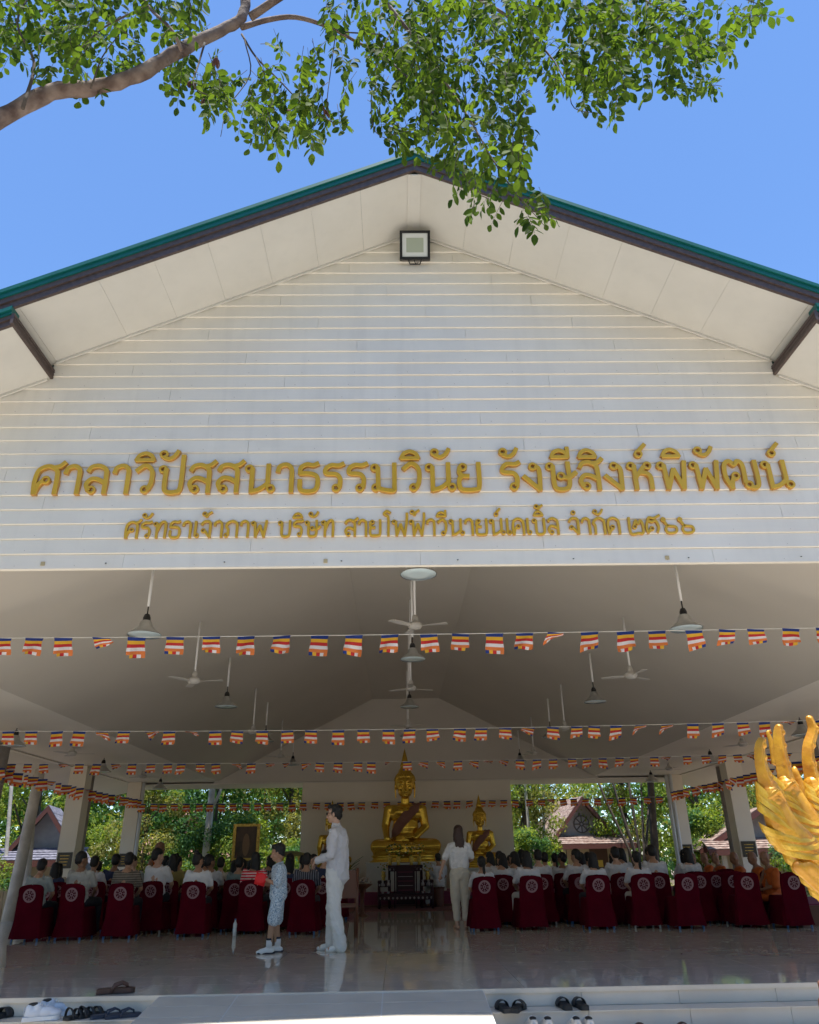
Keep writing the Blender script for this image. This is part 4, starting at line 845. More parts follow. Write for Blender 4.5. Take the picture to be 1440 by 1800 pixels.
# ============================================================ BUDDHA STATUES
def buddha_meshes():
    b = MB()
    b.ell((0, .0, .30), (.36, .26, .22)); b.ell((0, .02, .58), (.32, .21, .32)); b.ell((0, .0, .88), (.40, .21, .24)); b.cap((-.33, .02, .98), (.33, .02, .98), .12, .12); b.cap((0, 0, 1.05), (0, -.02, 1.28), .115, .10)
    for s in (-1, 1): b.cap((s*.20, .02, .18), (s*.66, -.20, .17), .20, .165); b.cap((s*.66, -.22, .17), (s*.05, -.44, .16), .165, .11); b.cap((s*.62, -.2, .06), (0, -.42, .06), .15, .14)
    # right arm (viewer's left) reaching down over the knee, left hand in lap
    b.chain([(-.40, .02, .97), (-.47, -.02, .62), (-.44, -.26, .34)], [.125, .10, .07]); hand(b, (-.42, -.26, .36), (.02, -.35, -1), (0, -1, .2), 1.9, 1, .1)
    b.chain([(.40, .02, .97), (.47, .0, .60), (.22, -.30, .36)], [.125, .10, .07]); hand(b, (.24, -.30, .35), (-1, -.1, 0), (0, 0, -1), 1.9, -1, .15)
    for s in (-1, 1): b.ell((s*.12, -.16, .92), (.13, .06, .09))
    # head
    c = Vector((0, -.04, 1.525)); i0 = len(b.v); b.ell(c+Vector((0, 0, .03)), (.185, .20, .21)); b.ell(c+Vector((0, -.03, -.10)), (.15, .16, .15)); b.ell(c+Vector((0, -.15, -.20)), (.05, .04, .045))
    b.cap(c+Vector((0, -.19, .03)), c+Vector((0, -.225, -.07)), .020, .034); b.ell(c+Vector((0, -.185, -.125)), (.055, .022, .012)); b.ell(c+Vector((0, -.18, -.148)), (.042, .022, .014))
    for s in (-1, 1):
        b.chain([c+Vector((s*.02, -.20, .05)), c+Vector((s*.075, -.195, .085)), c+Vector((s*.14, -.15, .05))], [.012, .014, .010]); b.ell(c+Vector((s*.07, -.178, .015)), (.045, .022, .018)); b.ell(c+Vector((s*.09, -.15, -.06)), (.05, .045, .06))
        b.ell(c+Vector((s*.19, .0, .0)), (.022, .05, .09)); b.cap(c+Vector((s*.195, .0, -.04)), c+Vector((s*.185, -.01, -.24)), .024, .014)
    def hs(m, i0, k=1.2):
        for i in range(i0, len(m.v)): m.v[i] = tuple(c+(Vector(m.v[i])-c)*k)
    hs(b, i0); body = b.fuse('figure', goldst, .014, 3)
    h = MB(); h.ell(c+Vector((0, .03, .08)), (.205, .205, .19)); h.lathe([(.15, .20), (.13, .28), (.085, .35), (.075, .37)], 20, tuple(c+Vector((0, .03, 0)))); h.ell(c+Vector((0, .03, .26)), (.11, .11, .11))
    rr = random.Random(2)
    for i in range(13):
        th = .12+i*.115
        for k in range(max(3, int(26*math.sin(th)))):
            a = 6.283*k/max(3, int(26*math.sin(th)))+i*.4; p = Vector((.205*math.sin(th)*math.cos(a), .205*math.sin(th)*math.sin(a), .19*math.cos(th)))
            if p.y > -.12 or p.z > .07: h.ell(c+Vector((0, .03, .08))+p, (.02, .02, .02), n=6)
    hs(h, 0); hair = h.fuse('curled_hair', goldst, .011, 1)
    f = MB().lathe([(.0, 0), (.09, .0), (.12, .05), (.09, .12), (.075, .18), (.055, .26), (.035, .34), (.014, .42), (0, .47)], 16, tuple(c+Vector((0, .035, .40)))).mesh('flame_finial', goldst, True)
    s_ = MB(); pts = [(.24, .17, .98), (.20, -.02, 1.09), (.10, -.19, .95), (-.04, -.23, .78), (-.18, -.21, .60), (-.27, -.13, .42), (-.30, 0, .34)]
    v = []; n = len(pts)
    for i, p in enumerate(pts):
        w = [.13, .14, .15, .14, .13, .12, .10][i]; u = Vector((.62, 0, .75)) if i > 1 else Vector((1, 0, .1)); P = Vector(p); 
        for k in range(5): q = P+u*w*(k/4*2-1)*.92; q.y += .06*abs(k/4*2-1)**2; v.append(q)
    s_.add(v, [(i*5+k, i*5+k+1, i*5+k+6, i*5+k+5) for i in range(n-1) for k in range(4)]); 
    s_ = MB(); r = MB(); r.chain([(.33, .05, 1.04), (.16, -.13, .93), (-.06, -.16, .72), (-.22, -.10, .50), (-.24, .0, .34)], [.10, .115, .12, .11, .10]); r.cap((.33, .05, 1.04), (.28, .15, .8), .10, .12)
    r.chain([(.20, .04, 1.05), (-.02, -.14, .86), (-.20, -.08, .62)], [.09, .10, .08])
    sm = r.fuse('robe', sash, .016, 4, .012, .1)
    base = MB(); 
    base.lathe([(.0, -.17), (.84, -.17), (.85, -.14), (.79, -.12), (.77, -.07), (.81, -.04), (.79, -.01), (.72, .03), (0, .03)], 40, squash=.62)
    return body, hair, f, sm, base.mesh('throne', goldst, True)
BM = buddha_meshes()
def buddha(x, y, z, s, label, robe=True):
    t = thing('buddha_statue', label, 'statue', (x, y, z), 0, 'golden seated Buddha statues', s)
    link('figure', BM[0], t); link('curled_hair', BM[1], t); link('flame_finial', BM[2], t); link('throne', BM[4], t)
    if robe: link('robe', BM[3], t)
    return t
buddha(-.06, 22.75, 1.05+.16, 1.17, 'largest golden seated Buddha with mauve robe, at the centre of the back wall')
buddha(2.03, 23.0, .85+.13, .74, 'medium golden seated Buddha on the right, behind the standing woman')
buddha(-2.12, 23.0, .86+.12, .70, 'golden Buddha on the left, mostly hidden behind the man in white')
for x, w, z, lab in ((-.06, 1.06, 1.025, 'white pedestal under the largest Buddha'), (2.03, .72, .855, 'white pedestal carrying the right-hand Buddha statue'), (-2.12, .68, .865, 'white pedestal carrying the left-hand Buddha statue')):
    t = thing('pedestal', lab, 'pedestal', (x, 22.8, 0), 0, 'white statue pedestals'); MB().box(-w, w, -.62, .75, .331, z-.03).build('shaft', concm, t); MB().box(-w-.03, w+.03, -.65, .78, z-.029, z).build('top_slab', concm, t)
pd = thing('altar_podium', 'low plum-coloured podium running along the back wall under the statues', 'podium', (0, 0, 0)); MB().box(-3.1, 3.1, 21.6, 24.1, .003, .33).build('podium_block', purple, pd); MB().box(-3.1, 3.1, 21.56, 21.598, .003, .05).build('edge_strip', wood, pd)
cp = struct(MB().box(-1.7, 1.7, 19.7, 21.5, .001, .014).build('carpet', mat('red_carpet', (.16, .05, .04), .95, vary=.3, vscale=18)))
# altar tables: stepped lacquer with inlay
al = thing('altar_table', 'dark lacquer stepped altar table set inlaid with mother of pearl', 'altar', (-.09, 21.2, 0)); al.scale = (.70, 1, 1)
def table(x0, x1, y0, y1, z, par, th=.05):
    MB().box(x0, x1, y0, y1, z-th, z).build('table_top', lacq, par); h = z-th
    for x in (x0+.04, x1-.04):
        for y in (y0+.04, y1-.04): MB().tube([(x, y, .0 if par is al else .0), (x+.0, y, h*.5), (x, y, h)], [.03, .045, .03], 8).build('leg', lacq, par, True)
    MB().box(x0+.02, x1-.02, y0+.015, y0+.03, z-th-.09, z-th-.002).build('apron', lacq, par)
    n = int((x1-x0)/.14)
    for i in range(n):
        cx = x0+.07+(x1-x0-.14)*i/max(1, n-1); MB().ell((cx, y0+.012, z-th-.045), (.035, .004, .028), n=8).build('inlay', pearl, par)
table(-.62, .62, -.35, .45, .96, al); table(-.98, -.52, -.55, .25, .62, al); table(.52, .98, -.55, .25, .62, al); table(-.95, .95, -.75, -.3, .34, al)
MB().box(-.33, .33, -.46, -.40, .10, .94).build('centre_panel', lacq, al); MB().box(-.40, -.36, -.47, -.38, 0, .95).build('post', lacq, al); MB().box(.36, .40, -.47, -.38, 0, .95).build('post', lacq, al)
for i in range(7): MB().box(-.26, .26, -.466, -.461, .2+.1*i, .212+.1*i).build('inlay', pearl if i % 2 else purple, al)
for x in (-.8, -.6, .6, .8):
    for z in (.5, .25): MB().lathe([(0, 0), (.05, 0), (.06, .05), (.03, .09), (.045, .13), (0, .14)], 10, (x, -.58, z)).build('inlay_vase', pearl, al, True)
for i, (x, z, y) in enumerate(((-.55, .97, -.15), (.5, .97, -.15), (-.25, .97, -.25), (.22, .97, -.25), (-.78, .63, -.3), (.78, .63, -.3))):
    t = thing('flower_vase', 'gold vase of flowers on the altar, %s from the left' % ORD[[1, 4, 2, 3, 0, 5][i]], 'vase', (-.09+x*.7, 21.2+y, z-.01), 0, 'flower vases on the altar'); h = .30 if i < 4 else .2
    MB().lathe([(0, 0), (.05, 0), (.035, .04), (.06, .10), (.045, .16), (.06, .2), (0, .2)], 14).build('vase', goldd, t, True)
    m = MB(); rr = random.Random(i)
    for k in range(26): a = rr.uniform(0, 6.28); r_ = rr.uniform(.02, .14); m.ell((r_*math.cos(a), r_*math.sin(a)*.8, .2+rr.uniform(0, h)), (.022, .022, .018), n=6, m=rr.choice((0, 1, 2)))
    stuff(m.build('flowers', [mat('cream_petal', (.5, .45, .3), .8), goldd, leafs[0]], t, True))
# framed picture on easel (plain generic figure)
pf = thing('framed_picture', 'gold-framed dark picture standing on an easel among the left crowd', 'picture', (0, 0, 0)); p0 = atY(431, 1505, 20.6)
x0, z0 = p0.x, 1.18; y = 20.6
MB().box(x0-.26, x0+.26, y, y+.03, z0+.0, z0+.72).build('panel', mat('picture_brown', (.075, .04, .022), .45, vary=.3, vscale=6), pf)
for a in ((-.33, -.26, 0-.06, .78), (.26, .33, -.06, .78), (-.2599, .2599, .72, .78), (-.2599, .2599, -.06, 0)): MB().box(x0+a[0], x0+a[1], y-.03, y+.035, z0+a[2], z0+a[3]).build('frame', goldd, pf)
MB().ell((x0, y-.003, z0+.3), (.09, .004, .26)).build('painted_figure', mat('ochre_paint', (.22, .13, .07), .6), pf)
for x in (-.25, .25): MB().tube([(x0+x*1.4, y-.1, 0), (x0+x*.6, y+.07, z0+.7)], .02, 8).build('easel_leg', wood, pf)
MB().tube([(x0, y+.5, 0), (x0, y+.07, z0+.6)], .02, 8).build('easel_leg', wood, pf); MB().box(x0-.36, x0+.36, y-.06, y+.04, z0-.09, z0-.062).build('easel_shelf', wood, pf)
# ceremonial parasol and potted palm left of the pedestal
pa = atY(512, 1500, 22.0); t = thing('parasol', 'flat green and gold ceremonial parasol above the left crowd', 'parasol', (pa.x, 22.0, 0))
MB().tube([(0, 0, 0), (0, 0, 1.32)], .015, 8).build('pole', goldd, t); MB().lathe([(0, .14), (.2, .12), (.48, .05), (.56, 0), (.54, 0), (.2, .10), (0, .12)], 24, (0, 0, 1.2)).build('canopy', mat('green_brocade', (.10, .13, .05), .6, col2=(.32, .26, .06), vscale=14), t, True)
for i in range(24): a = i*math.pi/12; MB().box(-.03, .03, -.003, .003, -.09, 0).build('fringe', goldd, t).location = (.555*math.cos(a), .555*math.sin(a), 1.2)
t = thing('potted_palm', 'potted palm with upright dark leaves beside the left statue', 'plant', (-1.72, 22.0, 0)); MB().lathe([(0, 0), (.14, 0), (.19, .34), (.17, .34), (.15, .3), (0, .3)], 18).build('pot', mat('clay_pot', (.3, .15, .09), .8), t, True)
rr = random.Random(5)
for i in range(14):
    a = rr.uniform(0, 6.28); l = rr.uniform(.7, 1.25); m = MB(); pts = [Vector((math.cos(a)*r_*l*.45*r_, math.sin(a)*r_*l*.35*r_, .3+l*r_*(1.1-.35*r_))) for r_ in [k/6 for k in range(7)]]; sdv = Vector((-math.sin(a), math.cos(a), 0)); w = [.012, .03, .045, .05, .04, .025, .003]
    v = []; 
    for k, p in enumerate(pts): v += [p-sdv*w[k], p+Vector((0, 0, -.01)), p+sdv*w[k]]
    m.add(v, [(3*k+j, 3*k+j+1, 3*k+j+4, 3*k+j+3) for k in range(6) for j in (0, 1)]); m.build('leaf', leafs[0], t, True)
# side pedestal stand with offerings near the aisle
t = thing('offering_stand', 'small carved wooden stand with a tray of flowers left of the altar', 'stand', (-1.05, 18.4, 0)); MB().lathe([(0, 0), (.16, 0), (.05, .06), (.04, .3), (.06, .5), (.22, .6), (.22, .62), (0, .62)], 16).build('stem', wood, t, True)
m = MB()
for k in range(30): a = rr.uniform(0, 6.28); r_ = rr.uniform(0, .2); m.ell((r_*math.cos(a), r_*math.sin(a), .65+rr.uniform(0, .08)), (.03, .03, .02), n=6)
stuff(m.build('flowers', mat('pale_flowers', (.45, .35, .28), .8), t, True))
t = thing('wooden_chair', 'dark wooden armchair edge beside the man in white', 'chair', (-1.15, 13.6, 0), .1)
for x in (-.22, .22):
    for y in (-.2, .22): MB().tube([(x, y, 0), (x, y-(.05 if y < 0 else 0), .98 if y < 0 else .62)], .022, 8).build('leg', wood, t, True)
MB().box(-.24, .24, -.22, .24, .42, .46).build('seat', wood, t); MB().box(-.21, .21, -.245, -.225, .55, .95).build('backrest', wood, t)
for x in (-.22, .22): MB().box(x-.025, x+.025, -.2, .26, .62, .645).build('armrest', wood, t)
# water bottle
bo = atZ(412, 1645, 0); t = thing('water_bottle', 'clear plastic water bottle on the floor by a left chair', 'bottle', (bo.x, bo.y, 0)); MB().lathe([(0, 0), (.03, 0), (.032, .08), (.028, .1), (.032, .12), (.032, .17), (.012, .21), (.012, .225), (0, .225)], 14).build('body', plastic, t, True); MB().lathe([(0, .226), (.014, .226), (.014, .245), (0, .245)], 12).build('cap', blueleg, t, True)
# pale wheel emblem on the front table etc. ======================= SHOES
def outline(L=.27, w=.048):
    P = [(-.0, -L*.5), (.03, -L*.49), (.036, -L*.38), (.032, -L*.1), (.042, L*.15), (.05, L*.3), (.04, L*.43), (.015, L*.5), (-.015, L*.5), (-.04, L*.42), (-.046, L*.25), (-.036, -L*.05), (-.036, -L*.36), (-.03, -L*.48)]
    return [(p.x, p.y) for p in crv(P+[P[0]], 3)[:-1]]
def sandal(kind, name, lab, px, py, Z, rz, m, m2=None, s=1):
    p = atZ(px, py, Z); t = thing(name, lab, 'shoe', (p.x, p.y, Z+.002), rz, 'shoes left on the steps', s*1.14); th = .022 if kind != 'slide' and m is not rubb else .03
    MB().prism([(x, y, 0) for x, y in outline()], (0, 0, th)).build('sole', m, t); MB().prism([(x*.93, y*.95, th+.0005) for x, y in outline()], (0, 0, .003)).build('insole', m2 or m, t)
    if kind in ('slide', 'double'):
        for y0, y1, h in (((-.0, .085, .062),) if kind == 'slide' else ((.03, .07, .055), (-.03, .0, .06), (-.10, -.08, .075))):
            v = []; n = 12
            for yy, k in ((y0, 1), (y1, .9)):
                for r_ in (1, .9):
                    for i in range(n+1): a = math.pi*i/n; v.append((.05*r_*math.cos(a)*1.03, yy-.01*math.sin(a), .012+h*k*r_*math.sin(a)))
            N = n+1; f = []
            for i in range(n): f += [(i, i+1, 2*N+i+1, 2*N+i), (N+i, 3*N+i, 3*N+i+1, N+i+1), (i, N+i, N+i+1, i+1), (2*N+i, 2*N+i+1, 3*N+i+1, 3*N+i)]
            MB().add(v, f).build('strap', m, t, True)
    if kind == 'flip':
        k_ = .013 if m is rubb else .007
        MB().tube([(0, .08, th), (.004, .075, th+.02), (.025, .04, th+.035), (.042, -.01, th+.02), (.04, -.03, .01)], k_, 8).build('strap', m, t, True); MB().tube([(0, .08, th), (-.004, .075, th+.02), (-.022, .04, th+.035), (-.038, -.01, th+.02), (-.036, -.03, .01)], k_, 8).build('strap', m, t, True)
    return t
def sneaker(lab, px, py, Z, rz, m, s=1):
    p = atZ(px, py, Z); t = thing('sneaker', lab, 'shoe', (p.x, p.y, Z+.002), rz, 'shoes left on the steps', s*1.14)
    MB().prism([(x*1.04, y*1.04, 0) for x, y in outline()], (0, 0, .028)).build('sole', shoew, t)
    b = MB(); b.ell((0, .09, .045), (.043, .055, .030)); b.ell((0, .03, .055), (.040, .07, .042)); b.ell((0, -.06, .05), (.038, .07, .045)); b.cap((0, -.10, .05), (0, -.095, .085), .034, .030); b.cap((0, -.03, .06), (0, -.04, .092), .034, .032); link('upper', b.fuse('upper', m, .006, 2), t)
    MB().ell((0, -.065, .112), (.026, .045, .012)).build('opening', rub, t, True)
    for i in range(4): MB().tube([(-.022, .03-.018*i, .092+.006*i), (0, .034-.018*i, .102+.006*i), (.022, .03-.018*i, .092+.006*i)], .004, 6).build('lace', shoew, t, True)
    MB().ell((0, -.132, .07), (.018, .006, .025)).build('heel_tab', greyleg, t, True)
    return t
Z1, Z2 = -.14, -.28
sandal('flip', 'thong_sandal', 'single brown leather thong sandal lying on the hall floor edge', 203, 1746, .003, R(-72), rubb, None, 1.1)
sneaker('white sneaker in front of the left pair on the step', 72, 1794, Z1, R(-68), mat('white_leather', (.62, .64, .68), .5), .98)
sneaker('white sneaker behind its mate in the left pair', 96, 1786, Z1, R(-66), mat('white_leather_2', (.58, .61, .67), .5), .98)
sandal('double', 'strap_sandal', 'black strappy sandal, left of its pair beside the white sneakers', 139, 1790, Z1, R(-30), rub); sandal('double', 'strap_sandal', 'black strappy sandal, right of its pair beside the navy flip-flops', 162, 1787, Z1, R(-35), rub)
sandal('flip', 'flip_flop', 'navy flip-flop touching the black strappy sandals', 191, 1789, Z1, R(-62), navyr); sandal('flip', 'flip_flop', 'navy flip-flop nearest the ramp edge', 216, 1789, Z1, R(-62), navyr)
sandal('slide', 'slide_sandal', 'black slide sandal cut by the left edge of the view', 2, 1790, Z1, R(-20), rub)
for px, py, lab in ((885, 1777, 'black slide sandal closest to the ramp on the right'), (911, 1777, 'black slide sandal, second from the ramp on the right')): sandal('slide', 'slide_sandal', lab, px, py, Z1, R(8 if px < 900 else -22), rub, None, .98)
for px, py, lab in ((992, 1772, 'dark slide sandal, left one of the pair near the yellow leaf'), (1021, 1772, 'dark slide sandal touching the small yellow leaf')): sandal('slide', 'slide_sandal', lab, px, py, Z1, R(4), rub, None, .98)
yl = atZ(1038, 1764, Z1); m = MB(); m.add([(-.04, 0, .003), (0, -.018, .012), (.04, 0, .004), (0, .018, .006), (-.04, 0, .001), (0, -.018, .009), (.04, 0, .001), (0, .018, .003)], [(0, 1, 2, 3), (7, 6, 5, 4), (0, 4, 5, 1), (1, 5, 6, 2), (2, 6, 7, 3), (3, 7, 4, 0)]); o = m.build('fallen_leaf', yellowp); o.location = (yl.x, yl.y, Z1+.002); tag(o, 'small yellow fallen leaf beside the dark sandals', 'leaf')
whl = mat('off_white_leather', (.66, .62, .55), .6)
for px, py, lab in ((936, 1819, 'cream sneaker, leftmost of four on the lower step'), (962, 1819, 'cream sneaker, second of four on the lower step'), (1012, 1819, 'white sneaker, third of four on the lower step'), (1034, 1819, 'white sneaker, rightmost of four on the lower step')): sneaker(lab, px, py, Z2, R(2), whl)
for px, py, lab in ((1128, 1821, 'brown leather sandal on the lower step, left one'), (1204, 1820, 'brown leather sandal on the lower step, right one')): sandal('slide', 'slide_sandal', lab, px, py, Z2, R(-12), rubb, None, 1.05)
for px, py, lab in ((146, 1836, 'white trainer just below the strappy sandals'), (172, 1835, 'white trainer below the navy flip-flops')): sneaker(lab, px, py, Z2, R(-60), shoew)
# ============================================================ VEGETATION
def leafcloud(n, centers, rad, ls, seed, up=.5, droop=0, mats=None):
    """many folded leaf quads gathered in clumps"""
    r = np.random.RandomState(seed); k = len(centers); ce = np.array(centers, float); ra = np.array(rad, float)
    idx = r.choice(k, n, p=(ra**2)/np.sum(ra**2)); d = r.normal(size=(n, 3)); d /= np.linalg.norm(d, axis=1)[:, None]
    pos = ce[idx]+d*(ra[idx]*(.55+.5*r.rand(n)))[:, None]*np.array([1, 1, .75])
    nrm = d*.7+r.normal(size=(n, 3))*.6; nrm[:, 2] += up; nrm /= np.linalg.norm(nrm, axis=1)[:, None]
    t = r.normal(size=(n, 3)); t[:, 2] -= droop; t -= nrm*np.sum(t*nrm, 1)[:, None]; t /= np.linalg.norm(t, axis=1)[:, None]
    b = np.cross(nrm, t); L = ls*(.6+.8*r.rand(n))[:, None]; w = L*.42
    v = np.stack([pos-t*L*.5, pos+b*w*.5+nrm*L*.06, pos+t*L*.5, pos-b*w*.5+nrm*L*.06], 1).reshape(-1, 3)
    f = np.arange(n*4).reshape(-1, 4); me = bpy.data.meshes.new('crown')
    me.vertices.add(n*4); me.vertices.foreach_set('co', v.ravel()); me.loops.add(n*4); me.loops.foreach_set('vertex_index', f.ravel().astype(np.int32))
    me.polygons.add(n); me.polygons.foreach_set('loop_start', np.arange(0, n*4, 4, dtype=np.int32)); me.polygons.foreach_set('loop_total', np.full(n, 4, dtype=np.int32))
    for m in mats: me.materials.append(m)
    if len(mats) > 1: me.polygons.foreach_set('material_index', (r.rand(k)[idx]*len(mats)).astype(np.int32))
    me.update(calc_edges=True); return me
def clumps(seed, n, R_, H0, H1, rr_=(.5, 1.0)):
    r = random.Random(seed); C_ = []; Q = []
    for i in range(n):
        z = H0+(H1-H0)*r.random(); k = math.sin(math.pi*min(1, max(.12, (z-H0)/(H1-H0)*.8+.15))); a = r.uniform(0, 6.283); q = R_*k*math.sqrt(r.random())
        C_.append((q*math.cos(a), q*math.sin(a), z)); Q.append(r.uniform(*rr_))
    return C_, Q
crowns = {}
for nm, n, nc, R_, h0, h1, rr_, ls, up, dr, mt in (('broad', 15000, 70, 2.9, 1.2, 7.5, (.5, 1.0), .17, .5, .3, [leafs[0], leafs[1]]), ('bright', 15000, 60, 2.6, .8, 7.0, (.45, .9), .15, .6, .4, [leafs[1], leafs[2]]), ('bamboo', 15000, 90, 2.0, .6, 8.5, (.35, .7), .15, .2, 1.4, [leafs[2], leafs[1]]), ('shrub', 7000, 34, 1.5, .25, 3.0, (.3, .6), .12, .6, .3, [leafs[1], leafs[3]]), ('deep', 15000, 60, 2.8, .6, 7.0, (.5, 1.0), .17, .4, .8, [leafs[0], leafs[3]])):
    c_, q_ = clumps(hash(nm) % 1 + len(nm)*7, nc, R_, h0, h1, rr_); crowns[nm] = (leafcloud(n, c_, q_, ls, len(nm)+3, up, dr, mt), c_)
def trunkmesh(nm, h, r0, lean=0, limbs=5, seed=1, m=barkd, cl=None):
    r = random.Random(seed); t = MB(); P = [Vector((lean*(i/6)*h*.1+r.uniform(-.06, .06)*(i > 0), r.uniform(-.06, .06)*(i > 0), h*i/6)) for i in range(7)]
    t.tube(P, [r0*(1.25 if i == 0 else 1-.09*i) for i in range(7)], 12)
    for k in range(limbs):
        a = P[r.choice((2, 3, 4, 5))]; an = r.uniform(0, 6.28); e = a+Vector((math.cos(an)*r.uniform(.7, 1.6), math.sin(an)*r.uniform(.7, 1.6), r.uniform(.8, 2.2)))
        if cl and k < len(cl): e = Vector(cl[k*3 % len(cl)])
        md = a.lerp(e, .5)+Vector((0, 0, .2)); t.tube([a, md, e], [r0*.42, r0*.28, r0*.1], 7)
    return t.mesh(nm, m, True)
TK = {k: trunkmesh('trunk', 5.5, .11, 0, 9, i+2, barkd, crowns[k][1]) for i, k in enumerate(crowns) if k != 'shrub'}; TK['shrub'] = trunkmesh('trunk', 1.6, .04, 0, 8, 9, barkd, crowns['shrub'][1])
def tree(kind, x, y, s, rz, lab, cat='tree', grp='trees and shrubs growing behind the hall', nm=None, sz=1):
    t = thing(nm or ('shrub' if kind == 'shrub' else 'tree'), lab, cat, (x, y, GZ), rz, grp); t.scale = (s, s, s*sz)
    link('crown', crowns[kind][0], t); link('trunk', TK[kind], t); return t
T_ = [('broad', -13.5, 30, 1.0, 'dark broad tree behind the left hut, between the first columns'), ('deep', -10.2, 32, 1.0, 'tall dense tree filling the second bay from the left'),
 ('bright', -9.0, 28.5, .62, 'bright green drooping tree in the bay left of the thin pipe'), ('deep', -7.2, 31, .85, 'deep green tree with drooping leaves right of the white pipe'),
 ('bright', -4.4, 31.5, .8, 'light green tree behind the framed picture'), ('broad', -3.1, 33, 1.0, 'dark tree against the left edge of the back wall'), ('bamboo', 4.4, 30, .9, 'olive bamboo thicket against the right edge of the back wall'),
 ('bright', 6.2, 38.5, 1.1, 'sunlit pale tree rising behind the right hut roof'), ('bamboo', 9.2, 34, 1.0, 'slender stemmed thicket right of the gabled hut'), ('broad', 11.2, 31, .9, 'green tree behind the far right column'),
 ('bright', 13.5, 28, .8, 'leafy tree with yellowish tips between the two right columns'), ('deep', 15.5, 25, .9, 'dark tree right of the nearest visible right column'), ('broad', -16.0, 25, .9, 'olive tree at the far left edge of the view'),
 ('bamboo', -14.8, 20.5, .75, 'thin pale bushy tree outside the left aisle'), ('bright', 16.5, 19, .8, 'bright tree outside the right aisle behind the golden crests'),
 ('shrub', -5.6, 28.6, 1.0, 'low bright shrub behind the seated crowd, below the picture'), ('shrub', -6.9, 28.0, .9, 'round shrub left of the picture frame'), ('shrub', -3.6, 28.2, .75, 'small pale shrub close to the back wall on the left'), ('shrub', 4.0, 27.2, .8, 'dusty shrub next to the right pedestal opening'), ('shrub', 10.3, 28.5, 1.0, 'low sunny shrub in front of the slender thicket'), ('shrub', 12.3, 24.6, .9, 'dry shrub under the plaque of the right columns'), ('shrub', -11.8, 22.6, .8, 'shrub beside the leaning pale trunks')]
for i, (k, x, y, s, lab) in enumerate(T_): tree(k, x, y, s, i*1.3, lab, 'shrub' if k == 'shrub' else 'tree')
for i, (k, x, y, s) in enumerate((('broad', -13, -3, 1.3), ('deep', -9, -11, 1.4), ('bright', -2.5, -14, 1.4), ('broad', 5, -13, 1.4), ('deep', 11, -8, 1.4), ('bright', 14.5, 0, 1.3), ('broad', -16.5, 5, 1.2), ('deep', 16, 7.5, 1.2), ('bright', -15.5, 12.5, 1.0), ('broad', 1.5, -18, 1.6), ('deep', -14, -9, 1.5))):  # unseen trees added around the camera to cut low blue sky light
    tree(k, x, y, s, i*1.7, 'added unseen tree around the camera, %s going round from the left' % ORD[i], 'tree', 'added unseen trees around the forecourt')
# far-off wood: one mass
c_ = []; q_ = []; r = random.Random(4)
for i in range(260):
    a = R(-78+156*(i/259.)); d = 44+r.uniform(-4, 14); c_.append((d*math.sin(a), 4+d*math.cos(a), GZ+r.uniform(.5, 9.5))); q_.append(r.uniform(1.6, 3.0))
w = link('woodland', leafcloud(60000, c_, q_, .42, 77, .5, .4, leafs)); stuff(w, 'dense green woodland closing the view behind the hut and trees', 'woodland')
c_ = []; q_ = []
for i in range(150):
    a = R(-82+164*(i/149.)); d = 62+r.uniform(-4, 10); c_.append((d*math.sin(a), 4+d*math.cos(a), GZ+r.uniform(.5, 12))); q_.append(r.uniform(3.2, 5.0))
w2 = link('far_woodland', leafcloud(26000, c_, q_, 1.0, 78, .3, .3, [leafs[0], leafs[3]])); stuff(w2, 'darker far woodland seen through gaps behind the nearer trees', 'woodland')
# ground litter and low plants
c_ = [(r.uniform(-22, 22), r.uniform(26, 44), GZ+.05) for _ in range(260)]; stuff(link('undergrowth', leafcloud(20000, c_, [r.uniform(.25, .55) for _ in c_], .16, 5, .8, 0, [leafs[1], leafs[2]])), 'low sunlit undergrowth and seedlings on the littered ground', 'undergrowth')
# individual bare trunks
def bare(pts, rad, m, lab, twigs=()):
    t = thing('tree', lab, 'tree', (pts[0][0], pts[0][1], GZ)); o = Vector((pts[0][0], pts[0][1], GZ)); P = [Vector(p)-o for p in pts]
    MB().tube([P[0]+(p-P[0]) for p in P], rad, 14).build('trunk', m, t, True)
    for q in twigs: MB().tube([Vector(p)-o for p in q[0]], q[1], 8).build('limb', m, t, True)
    return t
b0 = atY(40, 1500, 19.0); b1 = atY(66, 1378, 19.0); dx = (b1-b0)*(1/(b1.z-b0.z)); fz = lambda z: b0+dx*(z-b0.z)
tr1 = bare([fz(GZ), fz(.6), fz(1.4), fz(2.4), fz(4.2), fz(7)], [.16, .135, .125, .12, .10, .06], barkw, 'thick pale smooth trunk leaning right outside the left columns', [([fz(4), fz(5)+Vector((-.6, .1, .4)), fz(6)+Vector((-1.4, .2, .6))], [.07, .05, .02])]); link('crown', crowns['broad'][0], tr1, (0, 0, 4.3), None, (.7, .7, .5))
b0 = atY(50, 1512, 19.6); b1 = atY(62, 1380, 19.6); dx = (b1-b0)*(1/(b1.z-b0.z))
tr2 = bare([fz(GZ), fz(.6), fz(1.4), fz(2.4), fz(4.2), fz(6.4)], [.10, .085, .08, .075, .06, .04], barkw, 'thinner pale trunk just right of the thick leaning one'); link('crown', crowns['bright'][0], tr2, (.3, .4, 4.0), None, (.5, .5, .4))
b0 = atY(362, 1500, 27.5); b1 = atY(374, 1380, 27.5); dx = (b1-b0)*(1/(b1.z-b0.z))
